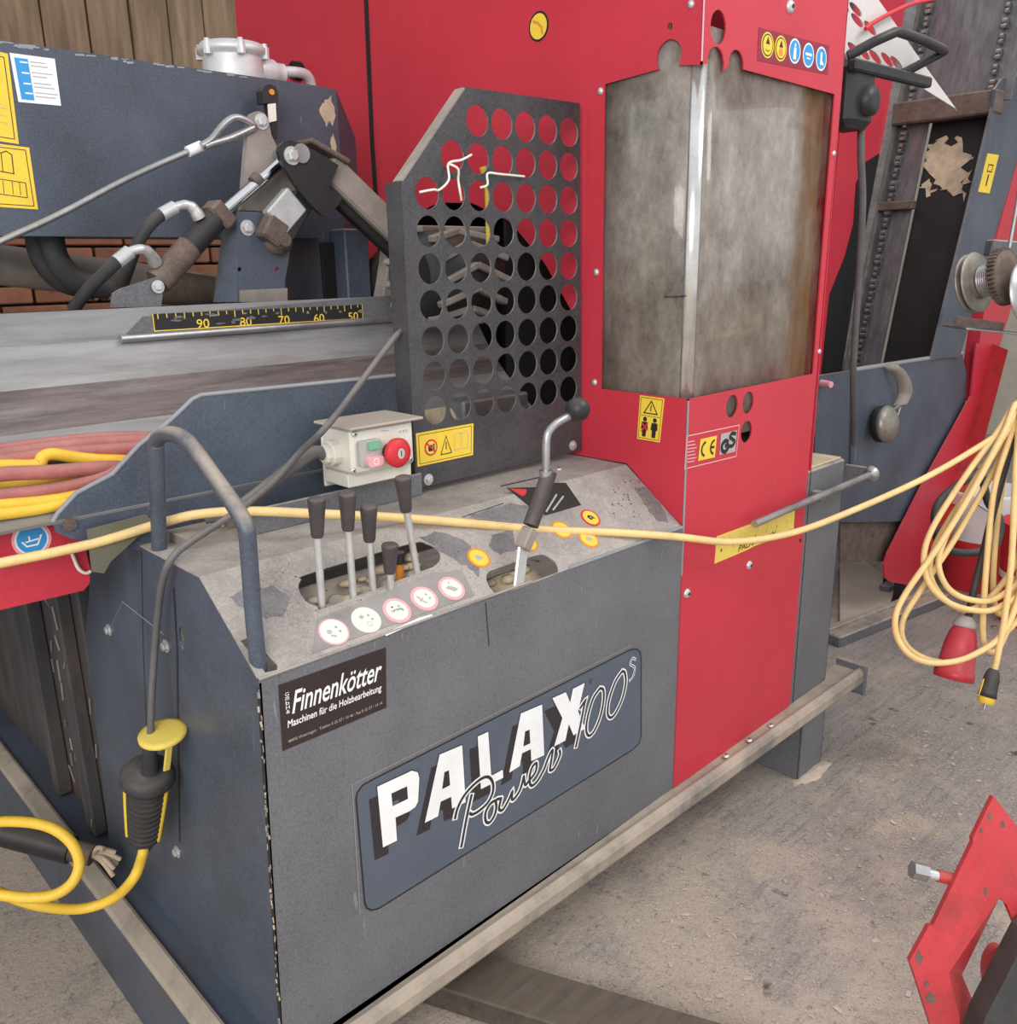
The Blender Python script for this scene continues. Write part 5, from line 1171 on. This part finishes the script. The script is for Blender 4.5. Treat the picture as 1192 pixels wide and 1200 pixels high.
# ================================================================== BLACK POWER CORD AND COUPLING ON THE LEFT
PC = thing('power_cord', 'thin grey cord running from the guard over the deck to the yellow plug', 'cord', (-.03, .5, .0))
P_ = [U(470, 388, 1, .36), U(462, 396, 1, .35), U(440, 425, 1, .33), U(405, 472, 1, .29), U(378, 505, 1, .25), U(352, 530, 1, .30), U(320, 565, 1, .32), U(290, 590, 1, .31), U(262, 610, 1, .29), U(228, 632, 1, .28), U(205, 650, 0, .0), U(193, 672, 0, -.02), U(186, 710, 0, -.025), U(180, 780, 0, -.04), U(177, 840, 0, -.06), U(176, 884, 0, -.07)]
m = MB(); m.tube(P_, .0068, GREYCORD, 10, True, 6); m.build('cord', PC)
kx = -.075
def kk(x_, y_): return U(x_, y_, 0, kx)
a = kk(176, 872); b = kk(175, 902); m = MB(); m.tube([a, a+(b-a)*.2, a+(b-a)*.4, a+(b-a)*.6, a+(b-a)*.8, b], [.011, .014, .0125, .016, .014, .018], RUBBER, 14); m.build('strain_relief', PC)
CO = thing('coupling_cable', 'clean yellow cable with ribbed black and yellow coupling hanging beside the side panel', 'cable', tuple(kk(170, 985)))
a = kk(174, 896); b = kk(169, 984); d = (b-a).normalized(); L = (b-a).length
pr_ = [(0, .017), (.013, .019), (.014, .036), (.019, .044), (.030, .050), (.037, .0505), (.041, .046), (.047, .045), (.049, .038)]
m = MB(); m.lathe(a, d, pr_, RUBBER, 28); m.build('coupling_collar', CO)
m = MB(); pr_ = []; n = 11
for i in range(n):
    t0 = .044+(L-.05)*i/n; rr_ = .038-.008*(i/n)**1.4; st = (L-.05)/n; pr_ += [(t0, rr_), (t0+st*.6, rr_), (t0+st*.65, rr_-.004), (t0+st*.95, rr_-.004)]
m.lathe(a, d, pr_, RUBBER, 24, False); m.build('ribbed_body', CO)
m = MB(); sx_ = (cr-d*cr.dot(d)).normalized(); vv = (-cd-d*(-cd).dot(d)).normalized()
for s in (-1, 1):
    P_ = [a+d*(.045+(L-.06)*t)+sx_*(s*(.0375-.0085*t**1.4))+vv*.006 for t in (0, .2, .4, .6, .8, 1.)]
    m.tube(P_, .0055, S_Y, 8)
m.build('side_grip', CO)
m = MB(); lc = kk(182, 877); m.lathe(lc+Vector((.028, .03, .0)), (-.12, -.10, .98), [(0, .040), (.004, .044), (.010, .044), (.012, .034), (.013, .012)], S_Y2, 28); m.bar(lc+Vector((.025, .0, -.008)), a+d*.016+cr*.035, .014, .005, S_Y2); m.build('hinged_cap', CO)
P_ = [kk(169, 982), U(167, 1002, 0, -.085), U(156, 1030, 0, -.115), U(132, 1053, 0, -.14), UD(95, 1065, 1.78), UD(50, 1062, 1.74), UD(10, 1050, 1.72), UD(-35, 1028, 1.70), UD(-45, 990, 1.70), UD(-15, 966, 1.70), UD(25, 963, 1.70), UD(60, 970, 1.70), UD(84, 988, 1.70), UD(93, 1012, 1.70), UD(84, 1035, 1.69), UD(62, 1049, 1.68), UD(30, 1052, 1.67), UD(-10, 1048, 1.66), UD(-60, 1050, 1.65), UD(-120, 1070, 1.65), Vector((-.62, .22, .16)), Vector((-.75, .16, .02)), Vector((-1.0, .1, .012)), Vector((-1.5, .12, .012))]
m = MB(); m.tube(P_, .0105, YCABLE2, 12, True, 6); m.tube([kk(170, 980), kk(168, 990)], .019, RUBBER, 14); m.build('cable', CO)

# ================================================================== HOSES LYING IN THE TROUGH END
def hose(name, label, path, r, m_, y):
    pp_ = [U(a, b, 1, v) for a, b, v in path]; m = MB(); m.tube([pp_[0]+Vector((-.75, .03, -.01)), pp_[0]+Vector((-.3, .01, -.005))]+pp_, r, m_, 12, True, 6); o = m.build(name); tag(o, label, 'hose'); return o
hose('air_hose', 'thick faded red hose looped over the trough end beside yellow cable', [(-80, 540, .55), (0, 533, .55), (90, 521, .55), (168, 517, .55), (215, 524, .53), (190, 545, .49), (120, 548, .47), (60, 553, .46), (0, 556, .46), (-70, 568, .47), (-110, 575, .52), (-90, 562, .55), (0, 541, .535), (80, 531, .535), (165, 525, .535)], .013, PINK, 0)
hose('air_hose', 'faded red hose lying lowest in the trough above the red flap', [(-90, 590, .465), (0, 580, .465), (60, 573, .465), (110, 562, .465), (150, 545, .47), (190, 535, .52), (215, 530, .55)], .012, PINK, 0)
hose('yellow_hose', 'yellow hose bent in a tight loop among faded red hoses', [(-80, 553, .52), (0, 546, .52), (42, 545, .52), (50, 536, .52), (62, 532, .52), (90, 536, .525), (130, 538, .53), (170, 532, .55), (205, 530, .57)], .0115, YCABLE2, 0)
hose('yellow_hose', 'yellow hose lying on the upper edge of the red flap', [(-80, 612, .456), (0, 602, .456), (50, 595, .456), (90, 585, .456), (125, 566, .465), (160, 550, .48)], .0115, YCABLE2, 0)
hose('yellow_hose', 'yellow hose stretched just above the other one on the red flap', [(-80, 597, .46), (0, 591, .46), (50, 587, .46), (90, 580, .46), (140, 558, .468), (180, 542, .5)], .0115, YCABLE2, 0)

hose('air_hose', 'faded red hose lying highest against the trough wall', [(-90, 536, .57), (0, 527, .57), (60, 519, .57), (110, 514, .57), (160, 512, .57), (200, 516, .56), (230, 524, .54)], .012, PINK, 0)
hose('yellow_hose', 'yellow hose half hidden between the faded red hoses', [(-80, 578, .50), (0, 571, .50), (28, 567, .50), (60, 562, .50), (110, 553, .505), (160, 540, .52), (200, 532, .55)], .0115, YCABLE2, 0)

# ================================================================== EAR DEFENDERS
EP = PY(.33)
E0 = U(1035, 497, 1, .31)
EA = thing('ear_defenders', 'silvery ear defenders hung over the slate chute plate', 'ear defenders', tuple(E0))
m = MB(); m.lathe(E0+Vector((0, .0, 0)), (-.0, -1, .12), [(0, .070), (.012, .078), (.018, .078), (.03, .071), (.045, .052), (.052, .016)], WSTEEL, 26); cup = m.build('ear_cup', EA)
m = MB(); m.lathe(E0+Vector((.0, .0, 0)), (.0, 1, -.12), [(0, .076), (.02, .074), (.024, .05)], BLACK, 24); m.build('cushion', EA)
hb = [(1032, 438, .40), (1036, 431, .37), (1044, 430, .33), (1053, 436, .315), (1059, 448, .31), (1060, 462, .31), (1054, 476, .31)]
pts = [U(a, b, 1, v) for a, b, v in hb]; pts = catmull(pts, 5); m = MB(); vs = []
for i, p in enumerate(pts):
    tq = (pts[min(len(pts)-1, i+1)]-pts[max(0, i-1)]).normalized(); w = Vector((.75, -.65, .1)).normalized(); wd = .03
    vs += [p-w*wd, p+w*wd]
m.raw(vs, [(2*i, 2*i+1, 2*i+3, 2*i+2) for i in range(len(pts)-1)], BANDM, True); hbo = m.build('headband', EA); s_ = hbo.modifiers.new('thickness', 'SOLIDIFY'); s_.thickness = .01
m = MB(); m.tube([U(1056, 474, 1, .312), U(1048, 479, 1, .305), U(1040, 482, 1, .30)], .006, STEEL, 6); m.tube([U(1056, 474, 1, .312), U(1052, 486, 1, .305), U(1046, 494, 1, .30)], .006, STEEL, 6); m.build('wire_yoke', EA)

# ================================================================== BUCKETS, CANS, HOSE RIGHT OF THE CONVEYOR
def bucket(px_, py_, h, r, label, cols):
    c_ = U(px_, py_, 2, 0); t = thing('bucket', label, 'bucket', (c_.x, c_.y, 0))
    m = MB(); m.lathe(c_, (0, 0, 1), [(0, r*.82), (h*.45, r*.91)], cols[0], 28); m.build('body', t)
    m = MB(); m.lathe(c_, (0, 0, 1), [(h*.45, r*.91), (h*.97, r), (h, r*1.03), (h, r*.97), (h*.5, r*.86)], cols[1], 28, True, False); m.build('upper_body', t)
    m = MB(); m.lathe(c_, (0, 0, 1), [(h*.45, r*.915), (h*.50, r*.93), (h*.52, r*.925)], cols[2], 28, True, False); m.build('band', t)
    m = MB(); m.tube([c_+Vector((r*1.02*math.cos(a), -r*1.02*abs(math.cos(a*0))*.2-r*.9*math.sin(a), h*.92-.1*math.sin(a))) for a in [math.pi*k/10 for k in range(11)]], .005, STEEL, 6); m.build('handle', t)
bucket(1140, 684, .50, .18, 'white paint bucket with a broad red lower band', (S_R, S_W, S_R))
bucket(1212, 728, .46, .18, 'red bucket with pale stripe standing behind the yellow cable coil', (S_R, S_R, S_W))
BK = U(1128, 650, 2, 0)
m = MB(); m.lathe((BK.x+.15, BK.y+.25, 0), (0, 0, 1), [(0, .20), (.05, .21), (.8, .21), (.82, .17)], RUST, 24); o = m.build('rusty_drum'); tag(o, 'rusty brown drum standing behind the white bucket', 'drum')
m = MB(); P_ = [UD(*p) for p in ((1150, 552, 3.6), (1120, 570, 3.55), (1100, 590, 3.5), (1096, 615, 3.48), (1104, 640, 3.5), (1130, 648, 3.55), (1165, 640, 3.6), (1172, 610, 3.62), (1158, 588, 3.65), (1152, 560, 3.62))]
m.tube(P_, .016, RUBBER, 12, True, 6); o = m.build('rubber_hose'); tag(o, 'black rubber hose loop hanging behind the yellow coil', 'hose')
A = U(972, 755, 2, 0); B = U(1100, 704, 2, 0); m = MB(); d_ = (B-A).normalized()
m.bar(A+Vector((0, 0, .025)), B+Vector((0, 0, .025)), .10, .05, G, (0, 0, 1), .006); m.bar(A+Vector((0, .03, .055)), B+Vector((0, .03, .055)), .03, .012, DUSTRAIL); o = m.build('floor_rail'); tag(o, 'grey steel rail lying on the concrete by the conveyor foot', 'rail')
SP = [U(*p, 2, 0) for p in ((984, 640), (1052, 690), (1040, 715), (984, 745))]
m = MB(); m.poly(PZ(0), [(p.x, p.y) for p in SP][::-1], .001, .02, CARD); o = m.build('cardboard_sheet'); tag(o, 'flat pale cardboard sheet on the floor behind the grey box', 'cardboard')

# ================================================================== BEAM ON THE FLOOR UNDER THE RAIL
A = U(540, 1140, 2, .05); B = U(900, 1250, 2, .05); dd = (B-A).normalized()
m = MB(); A2 = A-dd*.12; m.bar(A2+Vector((0, 0, -.02)), B+Vector((0, 0, -.02)), .13, .06, TIMBER, (0, 0, 1), .004); o = m.build('floor_timber'); tag(o, 'dark dusty timber lying on the floor under the base rail', 'timber')

# ================================================================== RED STEEL FRAME, LOWER RIGHT
fd = 1.55
fn = Vector((-cd.x, -cd.y, 0)).normalized()
FO = UD(1120, 1080, fd); ru = Vector((0, 0, 1)).cross(fn).normalized()
tilt = (Vector((0, 0, 1))+fn*-.30).normalized()
RF = Pl(FO, ru, tilt)
def rz(x, y): return RF.px(1040+x/4, 900+y/4)
TF = thing('red_steel_frame', 'red painted angular steel frame with a bolt, standing on the floor', 'frame', (FO.x, FO.y, 0))
RFB = RF.off(-.07)
o1 = [(497, 133), (400, 330), (402, 350), (215, 738), (195, 740), (105, 905), (125, 960), (205, 1210), (310, 1560), (420, 1560), (345, 1200), (290, 960), (525, 610), (560, 640), (610, 760), (760, 900), (760, 480), (590, 250)]
m = MB(); m.poly(RF, [rz(*p) for p in o1], -.012, 0, RED2); fb = m.build('face_plate', TF)
m = MB()
for L_ in ([(525, 610), (350, 970), (415, 1120), (520, 1560)], ):
    pts = [rz(*p) for p in L_]; vs = []
    inn = [rz(*p) for p in [(525, 610), (290, 960), (345, 1200), (420, 1560)]]
    for (x_, y_), a in zip(L_, inn): vs += [RF.P(*a, -.002), RFB.P(*RFB.px(1040+x_/4, 900+y_/4))]
    m.raw(vs, [(0, 2, 3, 1), (2, 4, 5, 3), (4, 6, 7, 5)], RED2)
m.build('inner_flange', TF)
m = MB(); pts = [rz(*p) for p in [(497, 133), (590, 250), (760, 480)]]; vs = []
for a, b in pts: vs += [RF.P(a, b, 0), RF.P(a+.012, b+.006, -.05)]
m.raw(vs, [(0, 2, 3, 1), (2, 4, 5, 3)], RED2); m.build('outer_flange', TF)
p = RF.P(*rz(300, 535), -.02); m = MB(); dx = (RF.P(*rz(228, 518), -.02)-p).normalized(); m.tube([p-dx*.03, p+dx*.015], .011, RED2, 12); m.tube([p+dx*.01, p+dx*.05], .009, ZINC, 12); m.tube([p+dx*.035, p+dx*.062], .016, STEEL, 6, False); m.build('bolt', TF)
m = MB(); b0 = RF.P(*rz(365, 1555), 0); m.bar(b0, Vector((b0.x, b0.y, 0)), .05, .05, RED2, (0, 1, 0)); b1 = RF.P(*rz(740, 880), -.02); m.bar(b1, Vector((b1.x+.02, b1.y-.02, 0)), .05, .05, RED2, (0, 1, 0)); m.build('leg', TF)
m = MB(); pp = RF.off(-.10); m.poly(pp, [pp.px(1040+x/4, 900+y/4) for x, y in cat2([(462, 960), (470, 900), (500, 850), (535, 840), (560, 860), (600, 900), (600, 1100), (470, 1040)], 3)], -.02, 0, RED2); m.build('rear_tab', TF)
TB = RF.off(.06)
m = MB(); m.poly(TB, [TB.px(1040+x/4, 900+y/4) for x, y in ((660, 780), (460, 1170), (400, 1330), (700, 1330), (760, 700))], -.05, 0, RUBBER); o = m.build('rubber_mat_edge'); tag(o, 'black rubber slab leaning against the red steel frame', 'rubber slab')

m = MB(); rn = random.Random(31)
for x_, y_, a, b in ((145, 890, .010, .006), (205, 1080, .012, .005), (480, 230, .006, .004), (540, 265, .006, .004), (460, 575, .004, .004), (185, 1010, .006, .003), (440, 290, .004, .003)):
    chipmark(m, RF, rz(x_, y_), (a*.8, b*2.2), RUST, int(x_))
o = m.build('paint_chip', fb); o['kind'] = 'stuff'

# ================================================================== LOOSE SAWDUST ON THE FLOOR
m = MB(); rn = random.Random(77); vs = []; fs = []
for i in range(9000):
    x_ = rn.uniform(.2, 3.4); y_ = -.05-abs(rn.gauss(0, .55)) if rn.random() < .75 else rn.uniform(-1.3, .0)
    if rn.random() < .12: x_ = rn.uniform(-.9, -.12); y_ = rn.uniform(-.3, 1.6)
    s_ = rn.uniform(.0007, .0021)*(1+(rn.random() < .05)*1.6); a = rn.uniform(0, 6.28); l = s_*rn.uniform(1, 2.6); z_ = rn.uniform(.0006, .002)
    ca, sa = math.cos(a), math.sin(a); b = len(vs)
    for p, q_ in ((-l, -s_), (l, -s_), (l*.8, s_), (-l*.9, s_)): vs.append((x_+p*ca-q_*sa, y_+p*sa+q_*ca, z_+rn.uniform(0, .0015)))
    fs.append((b, b+1, b+2, b+3))
m.raw(vs, fs, FLAKE); o = m.build('loose_sawdust'); o['kind'] = 'stuff'; o['label'] = 'loose pale sawdust flakes scattered over the concrete'; o['category'] = 'sawdust'
# low drifts against the foot and in front of the rail
def drift(c_, rx, ry, h, rot, seed):
    rn = random.Random(seed); m = MB(); n = 20; rings = 4; vs = []; fs = []
    jit = [rn.uniform(.7, 1.15) for _ in range(n)]
    for r_ in range(rings):
        t = r_/rings
        for k in range(n):
            a = 2*math.pi*k/n; q_ = (1-t)*jit[k]; x_, y_ = rx*q_*math.cos(a), ry*q_*math.sin(a)
            vs.append((c_[0]+x_*math.cos(rot)-y_*math.sin(rot), c_[1]+x_*math.sin(rot)+y_*math.cos(rot), .0008+h*math.sin(t*math.pi/2)*rn.uniform(.85, 1.1)))
    vs.append((c_[0], c_[1], .0008+h)); 
    for r_ in range(rings-1):
        for k in range(n): fs.append((r_*n+k, r_*n+(k+1) % n, (r_+1)*n+(k+1) % n, (r_+1)*n+k))
    for k in range(n): fs.append(((rings-1)*n+k, (rings-1)*n+(k+1) % n, len(vs)-1))
    m.raw(vs, fs, SAWD, True); return m
SAWD = mat('fine_sawdust', (.52, .43, .345), .95, var=.15, vs=30, bump=.3)
m = drift((L0.x+.07, L0.y-.014, 0), .10, .032, .010, -.05, 5); o = m.build('sawdust_drift'); o['kind'] = 'stuff'; o['label'] = 'low drift of sawdust against the machine foot'; o['category'] = 'sawdust'
